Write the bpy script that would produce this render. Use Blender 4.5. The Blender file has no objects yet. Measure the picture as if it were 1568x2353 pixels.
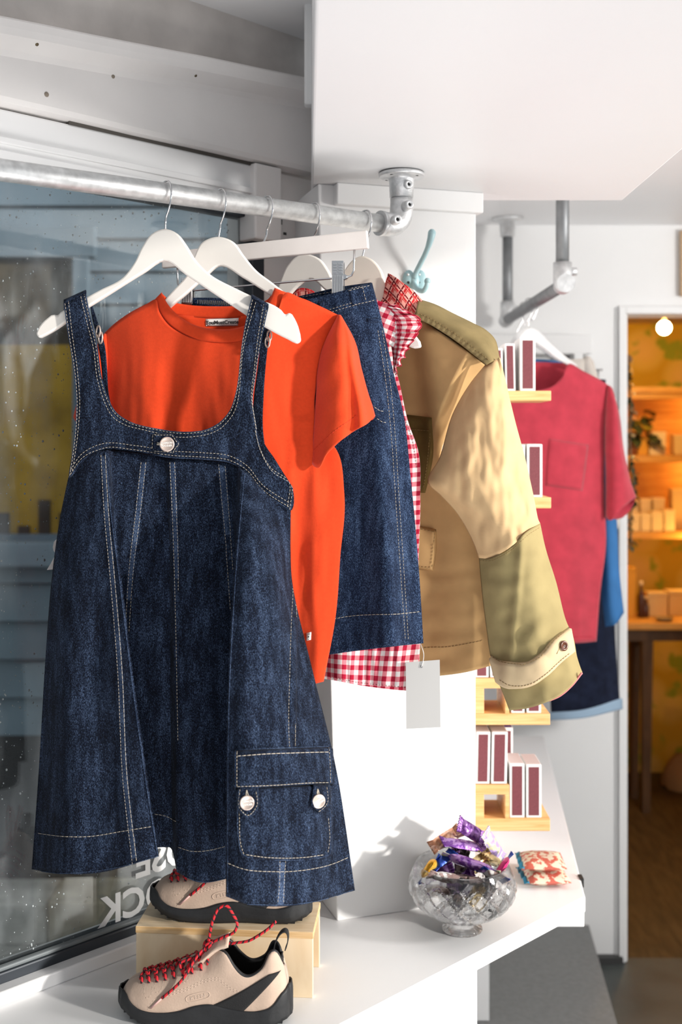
import bpy, bmesh, math, random
from mathutils import Vector, Matrix, noise
from mathutils.bvhtree import BVHTree
random.seed(7)
SC = bpy.context.scene
COL = SC.collection
# ------------------------------------------------------------------ camera, sky, sun, exposure
F, CX, HZ, EYE = 2600.0, 784.0, 1010.0, 1.75      # focal length and horizon for a 1568 x 2353 frame
cam_data = bpy.data.cameras.new('camera')
cam_data.sensor_fit = 'VERTICAL'; cam_data.sensor_height = 36.0
cam_data.lens = 36.0 * F / 2353.0
cam_data.shift_y = -(2353 / 2 - HZ) / 2353.0
cam_data.clip_start = 0.05
cam_data.dof.use_dof = True; cam_data.dof.focus_distance = 1.93; cam_data.dof.aperture_fstop = 3.2
cam = bpy.data.objects.new('camera', cam_data); COL.objects.link(cam)
cam.location = (0, 0, EYE); cam.rotation_euler = (math.pi / 2, 0, 0)
SC.camera = cam
world = bpy.data.worlds.new('daylight'); SC.world = world; world.use_nodes = True
wb = world.node_tree.nodes['Background']
wb.inputs['Color'].default_value = (0.90, 0.95, 1.0, 1); wb.inputs['Strength'].default_value = 0.56
sun_data = bpy.data.lights.new('sun', 'SUN'); sun_data.energy = 4.8; sun_data.angle = math.radians(3.6)
sun_data.color = (1.0, 0.955, 0.89)
sun = bpy.data.objects.new('sun', sun_data); COL.objects.link(sun)
sun.rotation_euler = Vector((-0.85, 0.52, -0.165)).to_track_quat('-Z', 'Y').to_euler()
sun.location = (3, -3, 3)
fill = bpy.data.lights.new('fill_light', 'AREA'); fill.shape = 'DISK'; fill.size = 1.3; fill.energy = 12.5; fill.spread = math.radians(100); fill.color = (1.0, .97, .94)  # unseen fill light, added to brighten the soffit and fascia from below
fill_o = bpy.data.objects.new('fill_light', fill); COL.objects.link(fill_o); fill_o.location = (.28, .80, .25)
fill_o.rotation_euler = Vector((-.22, .40, 1.0)).to_track_quat('-Z', 'Y').to_euler()
back_fill = bpy.data.lights.new('back_wall_fill', 'AREA'); back_fill.shape = 'DISK'; back_fill.size = .45; back_fill.energy = 40; back_fill.color = (1.0, .97, .93)  # unseen light added to brighten the back wall
back_fill_o = bpy.data.objects.new('back_wall_fill', back_fill); COL.objects.link(back_fill_o); back_fill_o.location = (2.15, 1.5, 1.9)
back_fill_o.rotation_euler = (Vector((.85, 3.8, 1.45)) - back_fill_o.location).to_track_quat('-Z', 'Y').to_euler()
SC.view_settings.view_transform = 'Standard'; SC.view_settings.look = 'None'
SC.view_settings.gamma = 1.0; SC.view_settings.exposure = -0.2
SC.view_settings.use_curve_mapping = False
SC.cycles.use_denoising = True
SC.cycles.max_bounces = 10; SC.cycles.transparent_max_bounces = 12
SC.cycles.sample_clamp_indirect = 6.0
SC.cycles.caustics_reflective = False; SC.cycles.caustics_refractive = False

# ------------------------------------------------------------------ helpers
def P(px, py, Y):
    return Vector(((px - CX) * Y / F, Y, EYE - (py - HZ) * Y / F))

class Plane:
    """vertical hanging plane through (x, y); to the right it comes nearer by the angle phi"""
    def __init__(s, x, y, phi):
        a = math.radians(phi); s.c = Vector((x, y, 0)); s.n = Vector((-math.sin(a), -math.cos(a), 0)); s.d = Vector((math.cos(a), -math.sin(a), 0))
    def pt(s, px, py, w=0.0):
        v = Vector(((px - CX) / F, 1.0, -(py - HZ) / F))
        k = s.c.dot(s.n) / v.dot(s.n) - w
        return Vector((0, 0, EYE)) + v * k

def hermite(pts, kn, ts):
    n = len(pts); dim = len(pts[0]); out = []
    if n == 1: return [tuple(pts[0]) for _ in ts]
    tg = []
    for i in range(n):
        if i == 0: a, b = 0, 1
        elif i == n - 1: a, b = n - 2, n - 1
        else:
            h0 = max(kn[i] - kn[i-1], 1e-9); h1 = max(kn[i+1] - kn[i], 1e-9)
            tg.append([((pts[i][d]-pts[i-1][d])/h0*h1 + (pts[i+1][d]-pts[i][d])/h1*h0)/(h0+h1) for d in range(dim)]); continue
        h = max(kn[b] - kn[a], 1e-9); tg.append([(pts[b][d]-pts[a][d])/h for d in range(dim)])
    k = 0
    for t in ts:
        while k < n - 2 and t > kn[k+1]: k += 1
        h = max(kn[k+1] - kn[k], 1e-9); u = min(max((t - kn[k]) / h, 0), 1)
        a = 2*u**3 - 3*u*u + 1; b = u**3 - 2*u*u + u; c = -2*u**3 + 3*u*u; e = u**3 - u*u
        out.append(tuple(a*pts[k][d] + b*h*tg[k][d] + c*pts[k+1][d] + e*h*tg[k+1][d] for d in range(dim)))
    return out

def cr(pts, n, kn=None):
    """smooth curve through pts, n samples, spaced by chord length"""
    if kn is None:
        kn = [0.0]
        for a, b in zip(pts, pts[1:]):
            kn.append(kn[-1] + max(math.dist(a[:2] if len(a) == 3 and abs(a[0]) > 2 else a, b[:2] if len(b) == 3 and abs(b[0]) > 2 else b), 1e-6))
    T = kn[-1] or 1.0
    kn = [k / T for k in kn]
    return hermite(pts, kn, [i / (n - 1) for i in range(n)])

class MB:
    """collects geometry for ONE mesh"""
    def __init__(s): s.v = []; s.f = []; s.m = []; s.uv = []; s.sm = []
    def add(s, vs, fs, mi=0, uvs=None, smooth=True):
        o = len(s.v); s.v += [Vector(x) for x in vs]
        s.uv += uvs if uvs else [(0.0, 0.0)] * len(vs)
        for f in fs: s.f.append(tuple(i + o for i in f)); s.m.append(mi); s.sm.append(smooth)
        return s
    def box(s, lo, hi, mi=0, M=None):
        x0, y0, z0 = lo; x1, y1, z1 = hi
        vs = [Vector(p) for p in ((x0,y0,z0),(x1,y0,z0),(x1,y1,z0),(x0,y1,z0),(x0,y0,z1),(x1,y0,z1),(x1,y1,z1),(x0,y1,z1))]
        if M is not None: vs = [M @ p for p in vs]
        uv = [(p.x + p.y, p.z) for p in vs]
        return s.add(vs, [(0,3,2,1),(4,5,6,7),(0,1,5,4),(1,2,6,5),(2,3,7,6),(3,0,4,7)], mi, uv, False)
    def prism(s, bot, top, mi=0):
        n = len(bot); fs = [tuple(range(n - 1, -1, -1)), tuple(range(n, 2*n))]
        fs += [(i, (i+1) % n, (i+1) % n + n, i + n) for i in range(n)]
        return s.add(list(bot) + list(top), fs, mi, None, False)
    def slab(s, poly, z0, z1, mi=0):
        return s.prism([(x, y, z0) for x, y in poly], [(x, y, z1) for x, y in poly], mi)
    def tube(s, pts, r, k=10, caps=True, mi=0, closed=False):
        pts = [Vector(p) for p in pts]; n = len(pts); vs = []; up = None; L = 0; uvs = []
        for i, p in enumerate(pts):
            if closed: t = (pts[(i+1) % n] - pts[i-1])
            else: t = pts[min(i+1, n-1)] - pts[max(i-1, 0)]
            if t.length < 1e-9: t = Vector((0, 0, 1))
            t.normalize()
            if up is None: up = t.orthogonal().normalized()
            else:
                up = up - t * up.dot(t)
                up = up.normalized() if up.length > 1e-6 else t.orthogonal().normalized()
            b = t.cross(up); rr = r[i] if isinstance(r, (list, tuple)) else r
            if i: L += (p - pts[i-1]).length
            for j in range(k):
                a = 2*math.pi*j/k
                vs.append(p + (up*math.cos(a) + b*math.sin(a))*rr); uvs.append((j/k, L))
        fs = []
        for i in range(n if closed else n - 1):
            for j in range(k):
                i2 = (i+1) % n; fs.append((i*k+j, i*k+(j+1) % k, i2*k+(j+1) % k, i2*k+j))
        s.add(vs, fs, mi, uvs)
        if caps and not closed:
            o = len(s.v) - n*k
            for f in (tuple(range(k-1, -1, -1)), tuple((n-1)*k + j for j in range(k))):
                s.f.append(tuple(i + o for i in f)); s.m.append(mi); s.sm.append(False)
        return s
    def lathe(s, prof, k=32, c=(0,0,0), mi=0, axis='Z', M=None):
        vs = []; fs = []; n = len(prof)
        for r, z in prof:
            for j in range(k):
                a = 2*math.pi*j/k; vs.append(Vector((r*math.cos(a), r*math.sin(a), z)))
        if M is not None: vs = [M @ p for p in vs]
        vs = [p + Vector(c) for p in vs]
        for i in range(n-1):
            for j in range(k): fs.append((i*k+j, i*k+(j+1) % k, (i+1)*k+(j+1) % k, (i+1)*k+j))
        return s.add(vs, fs, mi)
    def ball(s, c, r, k=12, mi=0, M=None):
        sx, sy, sz = r if isinstance(r, (tuple, list)) else (r, r, r)
        h = k // 2; vs = []; fs = []
        for i in range(h + 1):
            t = math.pi*i/h
            for j in range(k):
                a = 2*math.pi*j/k
                p = Vector((sx*math.sin(t)*math.cos(a), sy*math.sin(t)*math.sin(a), sz*math.cos(t)))
                vs.append((M @ p if M is not None else p) + Vector(c))
        for i in range(h):
            for j in range(k): fs.append((i*k+j, (i+1)*k+j, (i+1)*k+(j+1) % k, i*k+(j+1) % k))
        return s.add(vs, fs, mi)
    def grid(s, G, mi=0, uv=None):
        m, n = len(G), len(G[0]); vs = [p for r in G for p in r]
        fs = [(i*n+j, (i+1)*n+j, (i+1)*n+j+1, i*n+j+1) for i in range(m-1) for j in range(n-1)]
        return s.add(vs, fs, mi, [u for r in uv for u in r] if uv else None)
    def bvh(s): return BVHTree.FromPolygons(s.v, s.f)
    def join(s, o, mi=None):
        k = len(s.v); s.v += o.v; s.uv += o.uv; s.f += [tuple(i+k for i in f) for f in o.f]; s.sm += o.sm
        s.m += o.m if mi is None else [mi]*len(o.f); return s

def wloc(o):
    p = Vector((0,0,0))
    while o is not None: p += o.location; o = o.parent
    return p

def thicken(mb, th):
    """cloth faces (first material) get a second layer and a closed rim; stitches stay as they are"""
    o = MB(); n = len(mb.v); nrm = [Vector((0,0,0)) for _ in range(n)]; cloth = [f for f, m in zip(mb.f, mb.m) if m == 0]; cnt = {}
    for f in cloth:
        p = [mb.v[i] for i in f]; nn = (p[2]-p[0]).cross(p[-1]-p[1]) if len(p) > 3 else (p[1]-p[0]).cross(p[2]-p[0])
        for i in f: nrm[i] += nn
        for a, b in zip(f, f[1:] + f[:1]):
            k = (min(a,b), max(a,b)); cnt.setdefault(k, []).append((a,b))
    used = sorted({i for f in cloth for i in f}); ix = {v: k for k, v in enumerate(used)}; N_ = len(used)
    for s in (.5, -.5):
        for i in used: o.v.append(mb.v[i] + (nrm[i].normalized()*th*s if nrm[i].length > 0 else Vector((0,0,0)))); o.uv.append(mb.uv[i])
    for f in cloth:
        o.f.append(tuple(ix[i] for i in f)); o.f.append(tuple(ix[i] + N_ for i in reversed(f))); o.m += [0, 0]; o.sm += [True, True]
    for k, e in cnt.items():
        if len(e) == 1:
            a, b = ix[e[0][0]], ix[e[0][1]]; o.f.append((b, a, a + N_, b + N_)); o.m.append(0); o.sm.append(False)
    rest = MB(); keep = [k for k, m in enumerate(mb.m) if m != 0]
    if keep:
        base = len(o.v); us = sorted({i for k in keep for i in mb.f[k]}); jx = {v: q + base for q, v in enumerate(us)}
        for i in us: o.v.append(mb.v[i]); o.uv.append(mb.uv[i])
        for k in keep: o.f.append(tuple(jx[i] for i in mb.f[k])); o.m.append(mb.m[k]); o.sm.append(mb.sm[k])
    return o

def build(name, mb, mats, parent=None, thick=0, bevel=0, local=False, loc=None, rim=None, sub=0, weld=0):
    if thick: mb = thicken(mb, thick)
    me = bpy.data.meshes.new(name)
    off = Vector((0,0,0))
    if not local:
        off = wloc(parent) if parent is not None else (Vector(loc) if loc is not None else Vector((0,0,0)))
    me.from_pydata([tuple(v - off) for v in mb.v], [], mb.f)
    mats = mats if isinstance(mats, (list, tuple)) else [mats]
    for m in mats: me.materials.append(m)
    for p, mi, sm in zip(me.polygons, mb.m, mb.sm): p.material_index = mi; p.use_smooth = sm
    ul = me.uv_layers.new(name='UVMap')
    for l in me.loops: ul.data[l.index].uv = mb.uv[l.vertex_index]
    if weld or True:
        bm = bmesh.new(); bm.from_mesh(me)
        if weld: bmesh.ops.remove_doubles(bm, verts=bm.verts, dist=weld)
        if not thick: bmesh.ops.recalc_face_normals(bm, faces=bm.faces)
        bm.to_mesh(me); bm.free()
    me.update()
    o = bpy.data.objects.new(name, me); COL.objects.link(o)
    if parent is not None: o.parent = parent
    elif not local: o.location = off
    if bevel:
        md = o.modifiers.new('edge', 'BEVEL'); md.width = bevel; md.segments = 2; md.limit_method = 'ANGLE'; md.angle_limit = math.radians(40)
    if sub:
        md = o.modifiers.new('sub', 'SUBSURF'); md.levels = sub; md.render_levels = sub
    return o

def tag(o, label=None, cat=None, group=None, kind=None):
    if label: o['label'] = label
    if cat: o['category'] = cat
    if group: o['group'] = group
    if kind: o['kind'] = kind
    return o
def thing(name, label, cat, loc, group=None, rot=None):
    o = bpy.data.objects.new(name, None); COL.objects.link(o); o.location = loc; o.empty_display_size = .05
    if rot: o.rotation_euler = rot
    return tag(o, label, cat, group)
def struct(name, mb, m, parent=None, **k):
    o = build(name, mb, m, parent, **k); o['kind'] = 'structure'; return o
def copy_tree(src, loc, label=None, parent=None, rot=None):
    r = src.copy(); COL.objects.link(r)
    if parent is not None: r.parent = parent
    else: r.location = loc
    if rot is not None: r.rotation_euler = rot
    if label: r['label'] = label
    for ch in list(src.children): copy_tree(ch, None, None, r)
    return r

# ---- materials
MATS = {}
def mat(name, col, rough=.6, metal=0.0, var=0.0, vs=6.0, bump=0.0, bs=60.0, spec=.5, trans=0.0, ior=1.45, emit=None, es=0.0, stretch=None, coat=0.0, sheen=0.0, sss=0):
    m = bpy.data.materials.new(name); m.use_nodes = True; nt = m.node_tree; b = nt.nodes['Principled BSDF']
    b.inputs['Base Color'].default_value = (*col, 1); b.inputs['Roughness'].default_value = rough
    b.inputs['Metallic'].default_value = metal; b.inputs['Specular IOR Level'].default_value = spec
    b.inputs['Transmission Weight'].default_value = trans; b.inputs['IOR'].default_value = ior
    b.inputs['Coat Weight'].default_value = coat; b.inputs['Sheen Weight'].default_value = sheen
    if emit: b.inputs['Emission Color'].default_value = (*emit, 1); b.inputs['Emission Strength'].default_value = es
    if var or bump:
        tc = nt.nodes.new('ShaderNodeTexCoord'); mp = nt.nodes.new('ShaderNodeMapping')
        nt.links.new(tc.outputs['Object'], mp.inputs['Vector'])
        if stretch: mp.inputs['Scale'].default_value = stretch
    if var:
        n = nt.nodes.new('ShaderNodeTexNoise'); n.inputs['Scale'].default_value = vs; n.inputs['Detail'].default_value = 6
        nt.links.new(mp.outputs[0], n.inputs['Vector'])
        r = nt.nodes.new('ShaderNodeValToRGB')
        r.color_ramp.elements[0].position = .3; r.color_ramp.elements[1].position = .7
        r.color_ramp.elements[0].color = (*[c*(1-var) for c in col], 1); r.color_ramp.elements[1].color = (*[min(c*(1+var), 1) for c in col], 1)
        nt.links.new(n.outputs['Fac'], r.inputs[0]); nt.links.new(r.outputs[0], b.inputs['Base Color'])
    if bump:
        n = nt.nodes.new('ShaderNodeTexNoise'); n.inputs['Scale'].default_value = bs; n.inputs['Detail'].default_value = 4
        nt.links.new(mp.outputs[0], n.inputs['Vector'])
        bp = nt.nodes.new('ShaderNodeBump'); bp.inputs['Strength'].default_value = bump; bp.inputs['Distance'].default_value = .002
        nt.links.new(n.outputs['Fac'], bp.inputs['Height']); nt.links.new(bp.outputs[0], b.inputs['Normal'])
    MATS[name] = m; return m

def denim(name, dark, mid, light, fine=900.0):
    m = mat(name, mid, .9, spec=.15, sheen=.02); nt = m.node_tree; b = nt.nodes['Principled BSDF']
    N = nt.nodes.new; L = nt.links.new
    tc = N('ShaderNodeTexCoord'); mp = N('ShaderNodeMapping'); mp.inputs['Scale'].default_value = (1, 1, .42)
    L(tc.outputs['Object'], mp.inputs['Vector'])
    n1 = N('ShaderNodeTexNoise'); n1.inputs['Scale'].default_value = fine; n1.inputs['Detail'].default_value = 2; n1.inputs['Roughness'].default_value = .8
    L(mp.outputs[0], n1.inputs['Vector'])
    mp2 = N('ShaderNodeMapping'); mp2.inputs['Scale'].default_value = (1, 1, .25); L(tc.outputs['Object'], mp2.inputs['Vector'])
    n2 = N('ShaderNodeTexNoise'); n2.inputs['Scale'].default_value = 80; n2.inputs['Detail'].default_value = 5; L(mp2.outputs[0], n2.inputs['Vector'])
    ma = N('ShaderNodeMath'); ma.operation = 'MULTIPLY_ADD'; ma.inputs[1].default_value = .36; L(n2.outputs['Fac'], ma.inputs[0])
    mb_ = N('ShaderNodeMath'); mb_.operation = 'MULTIPLY'; mb_.inputs[1].default_value = 1.02; L(n1.outputs['Fac'], mb_.inputs[0]); L(mb_.outputs[0], ma.inputs[2])
    r = N('ShaderNodeValToRGB'); e = r.color_ramp.elements
    e[0].position = .52; e[0].color = (*dark, 1); e[1].position = .92; e[1].color = (*light, 1)
    k = e.new(.70); k.color = (*mid, 1)
    L(ma.outputs[0], r.inputs[0]); L(r.outputs[0], b.inputs['Base Color'])
    bp = N('ShaderNodeBump'); bp.inputs['Strength'].default_value = .35; bp.inputs['Distance'].default_value = .0012
    L(ma.outputs[0], bp.inputs['Height']); L(bp.outputs[0], b.inputs['Normal'])
    return m

def check(name, white, mid, dark, period=.018, plaid=False, bump=.15):
    """woven check from the cloth's own UV (metres)"""
    m = mat(name, mid, .85, spec=.2); nt = m.node_tree; b = nt.nodes['Principled BSDF']; N = nt.nodes.new; L = nt.links.new
    tc = N('ShaderNodeTexCoord'); sp = N('ShaderNodeSeparateXYZ'); L(tc.outputs['UV'], sp.inputs[0])
    def band(out, thr, per, off=0.0):
        a = N('ShaderNodeMath'); a.operation = 'MULTIPLY_ADD'; a.inputs[1].default_value = 1/per; a.inputs[2].default_value = off; L(out, a.inputs[0])
        f = N('ShaderNodeMath'); f.operation = 'FRACT'; L(a.outputs[0], f.inputs[0])
        c = N('ShaderNodeMath'); c.operation = 'LESS_THAN'; c.inputs[1].default_value = thr; L(f.outputs[0], c.inputs[0]); return c.outputs[0]
    def mix(fac, c1, c2):
        x = N('ShaderNodeMix'); x.data_type = 'RGBA'; L(fac, x.inputs['Factor'])
        for c, key in ((c1, 6), (c2, 7)):
            if isinstance(c, tuple): x.inputs[key].default_value = (*c, 1)
            else: L(c, x.inputs[key])
        return x.outputs[2]
    if not plaid:
        u = band(sp.outputs[0], .5, period); v = band(sp.outputs[1], .5, period)
        col = mix(u, mix(v, white, mid), mix(v, mid, dark))
    else:
        base = mix(band(sp.outputs[0], .3, period), mix(band(sp.outputs[1], .3, period), white, mid), mid)
        blk = (.035, .004, .008)
        l1 = band(sp.outputs[0], .16, period, .3); l2 = band(sp.outputs[1], .16, period, .3)
        base = mix(l1, base, mix(l2, dark, blk)); base = mix(l2, base, mix(l1, dark, blk))
        w1 = band(sp.outputs[0], .07, period*.5, .62); w2 = band(sp.outputs[1], .07, period*.5, .62)
        base = mix(w1, base, white); col = mix(w2, base, white)
    L(col, b.inputs['Base Color'])
    n = N('ShaderNodeTexNoise'); n.inputs['Scale'].default_value = 140; L(tc.outputs['Object'], n.inputs['Vector'])
    bp = N('ShaderNodeBump'); bp.inputs['Strength'].default_value = bump; bp.inputs['Distance'].default_value = .003
    L(n.outputs['Fac'], bp.inputs['Height']); L(bp.outputs[0], b.inputs['Normal'])
    return m

def wood(name, c1, c2, scale=(3, 40, 40), rough=.5):
    m = mat(name, c1, rough); nt = m.node_tree; b = nt.nodes['Principled BSDF']; N = nt.nodes.new; L = nt.links.new
    tc = N('ShaderNodeTexCoord'); mp = N('ShaderNodeMapping'); mp.inputs['Scale'].default_value = scale; L(tc.outputs['Object'], mp.inputs['Vector'])
    n = N('ShaderNodeTexNoise'); n.inputs['Scale'].default_value = 3; n.inputs['Detail'].default_value = 6; n.inputs['Distortion'].default_value = .6; L(mp.outputs[0], n.inputs['Vector'])
    r = N('ShaderNodeValToRGB'); r.color_ramp.elements[0].position = .35; r.color_ramp.elements[1].position = .65
    r.color_ramp.elements[0].color = (*c1, 1); r.color_ramp.elements[1].color = (*c2, 1); L(n.outputs['Fac'], r.inputs[0]); L(r.outputs[0], b.inputs['Base Color'])
    return m

white_wall = mat('white_wall_paint', (.86, .86, .86), .55, var=.02, vs=3, bump=.12, bs=45)
soffit_paint = mat('soffit_paint', (.86, .86, .87), .5, var=.015, vs=2, bump=.06, bs=60)
old_paint = mat('old_gloss_paint', (.90, .87, .85), .45, var=.05, vs=5, bump=.3, bs=24)
ledge_paint = mat('ledge_paint', (.88, .88, .885), .4, var=.01, vs=3)
steel = mat('galvanised_steel', (.74, .75, .75), .45, .8, var=.16, vs=70, bump=.12, bs=160)
cast = mat('galvanised_casting', (.70, .71, .72), .5, .8, var=.15, vs=50, bump=.3, bs=260)
chrome = mat('chrome_wire', (.68, .68, .69), .14, 1.0)
darkhole = mat('dark_socket', (.02, .02, .02), .6)
hanger_white = mat('white_painted_hanger', (.77, .735, .69), .42, var=.03, vs=14)
hanger_cream = mat('cream_painted_hanger', (.82, .75, .66), .45, var=.04, vs=14)
hanger_grey = mat('greyed_white_bar', (.74, .69, .66), .5, var=.04, vs=20)
denim_dress = denim('dark_indigo_denim', (.0007, .0011, .0032), (.0032, .0064, .0175), (.064, .098, .175))
denim_blue = denim('mid_indigo_denim', (.0016, .0034, .0098), (.0064, .0140, .0385), (.078, .125, .225))
denim_faded = denim('faded_denim_edge', (.006, .011, .026), (.022, .038, .080), (.15, .21, .33))
denim_night = mat('dark_navy_denim', (.010, .014, .032), .9, var=.35, vs=40, spec=.2)
thread = mat('cream_thread', (.50, .44, .36), .8)
thread_w = mat('white_thread', (.75, .72, .68), .8)
orange_jersey = mat('orange_jersey', (.66, .055, .013), .9, var=.05, vs=200, bump=.12, bs=500, spec=.15, sheen=.12)
red_jersey = mat('faded_red_jersey', (.50, .045, .07), .9, var=.14, vs=22, bump=.1, bs=300, spec=.15, sheen=.3)
gingham = check('red_gingham', (.86, .80, .78), (.72, .22, .26), (.40, .008, .035), .0165)
plaid = check('red_plaid_flannel', (.80, .36, .30), (.50, .022, .025), (.15, .006, .012), .021, True)
khaki = mat('khaki_cotton', (.52, .325, .145), .85, var=.10, vs=16, bump=.22, bs=46, spec=.2)
tan_pale = mat('pale_tan_cotton', (.66, .45, .24), .85, var=.07, vs=20, bump=.25, bs=40, spec=.2)
olive = mat('olive_cotton', (.225, .17, .078), .88, var=.14, vs=24, bump=.25, bs=60, spec=.2)
olive_pale = mat('pale_olive_cotton', (.33, .262, .122), .88, var=.10, vs=18, bump=.25, bs=50, spec=.2)
olive_dark = mat('dark_olive_cotton', (.13, .085, .025), .9, var=.2, vs=24, bump=.2, bs=60, spec=.2)
khaki_thread = mat('khaki_thread', (.30, .20, .08), .8)
button_metal = mat('pinkish_metal_button', (.62, .50, .44), .42, .55)
button_dark = mat('brass_ring', (.30, .22, .17), .35, .9)
horn = mat('brown_horn_button', (.10, .03, .012), .25, var=.4, vs=90, coat=.4)
black_text = mat('black_print', (.015, .015, .015), .7)
white_cotton = mat('white_label_cotton', (.85, .83, .80), .8)
paper_tag = mat('shaded_white_card', (.60, .59, .575), .75)  # white card, greyed so its colour carries the shade it hangs in
hook_blue = mat('pale_blue_enamel', (.42, .62, .66), .35, var=.05, vs=30)
plastic_white = mat('white_plastic', (.80, .80, .82), .35)
# ------------------------------------------------------------------ the setting
ZL = .80                                           # ledge top
WD = Vector((.70711, .70711, 0)); WN = Vector((.70711, -.70711, 0))   # along the window wall, and into the room
W0 = Vector((-.386, 2.12, 0))
def wp(t, off=0.0, z=0.0):                          # point on the window wall: t metres along, off metres into the room
    p = W0 + WD*t + WN*off; return Vector((p.x, p.y, z))
def wt(px, off=0.0):                                # where the sight line of pixel column px meets that wall
    k = (px - CX)/F; b = W0 + WN*off
    return (k*b.y - b.x)/(WD.x - k*WD.y)
def wbox(mb, t0, t1, o0, o1, z0, z1, mi=0):
    bot = [wp(t0,o0,z0), wp(t1,o0,z0), wp(t1,o1,z0), wp(t0,o1,z0)]; top = [Vector((p.x,p.y,z1)) for p in bot]
    return mb.prism(bot, top, mi)

vinyl = mat('grey_vinyl_floor', (.055, .065, .062), .45, var=.25, vs=7, bump=.1, bs=30)
mat_grey = mat('grey_rubber_mat', (.20, .205, .205), .8, var=.08, vs=60)
brown_boards = wood('dark_brown_boards', (.035, .020, .008), (.075, .045, .018), (14, 2.2, 10), .6)
mb = MB(); mb.slab([(-.85, 1.65), (3.4, 1.65), (3.4, 3.82), (.06, 3.82), (.06, 2.56), (-.05, 2.45)], -.06, 0)
struct('floor', mb, vinyl)
mb = MB(); mb.slab([(.80, 3.82), (3.6, 3.82), (3.6, 6.3), (.80, 6.3)], -.06, 0)
struct('floor_back_room', mb, brown_boards)
e = [P(1340, 2110, 3.60), P(1425, 2353, 3.3)]
mb = MB(); mb.slab([(.30, 2.45), (.30, 3.78), (.829, 3.78), (.767, 3.136), (.70, 2.45)], 0.0, .13)
tag(build('low_platform', mb, mat_grey, loc=(.55, 3, 0), bevel=.004), 'low grey platform on the dark floor beneath the white ledge', 'platform')

# soffit over the rail, back ceiling
ZS = EYE + .505
mb = MB(); mb.slab([(.022, -.4), (.595, -.4), (.595, 2.392), (-.063, 2.392)], ZS, 2.95)
struct('ceiling_soffit', mb, soffit_paint, bevel=.004)
mb = MB(); mb.box((-.02, 2.40, 2.47), (3.3, 4.0, 2.55)); mb.box((.60, .9, 2.47), (2.3, 2.40, 2.55))
struct('ceiling', mb, soffit_paint)
mb = MB(); mb.prism([wp(-2.2, -.1, 2.61), wp(.46, -.1, 2.61), wp(.40, .9, 2.61), wp(-2.2, .9, 2.61)], [wp(-2.2, -.1, 2.70), wp(.46, -.1, 2.70), wp(.40, .9, 2.70), wp(-2.2, .9, 2.70)])
struct('ceiling_window_bay', mb, soffit_paint)
mb = MB(); mb.box((-.0728, 2.235, EYE+.662), (-.046, 2.262, 2.75))
struct('trim_soffit_side', mb, white_wall, bevel=.004)

# window wall: glass head height, mouldings, fascia
ZH, ZB = EYE + .468, .836
tR = wt(597); tL = -2.2
mb = MB()
wbox(mb, tL, .36, -.12, -.02, 0, ZB-.03)                          # wall under the glass
wbox(mb, tR+.012, .56, -.12, -.004, 0, EYE+.56)                      # return beside the glass
struct('wall_window', mb, old_paint)
mb = MB(); wbox(mb, tL, .56, -.12, -.005, EYE+.56, 2.62)           # wall above the fascia; the recess shade is put into its colour
struct('wall_window_upper', mb, mat('shaded_old_paint', (.64, .60, .57), .7, var=.14, vs=9, bump=.5, bs=30))
mb = MB(); wbox(mb, wt(150), .30, .002, .0135, EYE+.5585, EYE+.5655); struct('trim_gap_shade', mb, mat('crack_shade', (.10,.09,.08), .9))  # dark strip stands in for the shade inside the crack
mb = MB(); wbox(mb, tL, .345, -.06, .012, ZH, EYE+.560); struct('trim_window_head', mb, white_wall, bevel=.004)
mb = MB(); wbox(mb, tL, .305, .012, .020, EYE+.500, EYE+.512); wbox(mb, tL, .305, .012, .017, EYE+.472, EYE+.490); struct('trim_window_bead', mb, white_wall, bevel=.002)
mb = MB(); wbox(mb, .272, .345, -.03, .028, ZH-.06, EYE+.562); struct('trim_window_corner', mb, old_paint, bevel=.004)
# fascia with a gently sagging lower edge
mb = MB(); rows = []
prof = [(.0, .563), (.030, .566), (.034, .575), (.034, .672), (.040, .682), (.062, .700), (.064, .712), (.064, .725), (.058, .730), (-.004, .733)]
for o, z in prof:
    rows.append([wp(tL + (.44 - tL)*k/40, o + .0015*noise.noise(Vector((k*.7, z*9, 0))), EYE + z + (0 if z < .67 else -.031 + .0765*((tL + (.44 - tL)*k/40) + .3)) + .003*noise.noise(Vector((k*.35, 1.3, z*2)))) for k in range(41)])
for a_, b_ in zip(rows, rows[1:]): mb.grid([a_, b_])
fas = struct('trim_fascia', mb, old_paint)
def mark(name, px, py, r, m):
    k = fas_b.ray_cast(Vector((0,0,EYE)), (P(px,py,1)-Vector((0,0,EYE))).normalized())
    if k[0] is None: return
    n_ = k[1] if k[1].dot(k[0]-Vector((0,0,EYE))) < 0 else -k[1]; M = n_.to_track_quat('Z','Y').to_matrix()
    b = MB(); b.lathe([(0,.0012),(r*.8,.0012),(r,-.001)], 12, k[0], M=M); tag(build(name, b, m, fas))
fas_b = mb.bvh()
screw_m = mat('old_brass_screw', (.16,.12,.07), .5, .6); hole_m = mat('plaster_hole', (.30,.25,.20), .9)
mark('screw', 85, 102, .0035, screw_m); mark('screw', 450, 174, .003, screw_m)
mark('filler_hole', 260, 176, .004, hole_m); mark('filler_hole', 107, 217, .005, hole_m)

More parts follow.
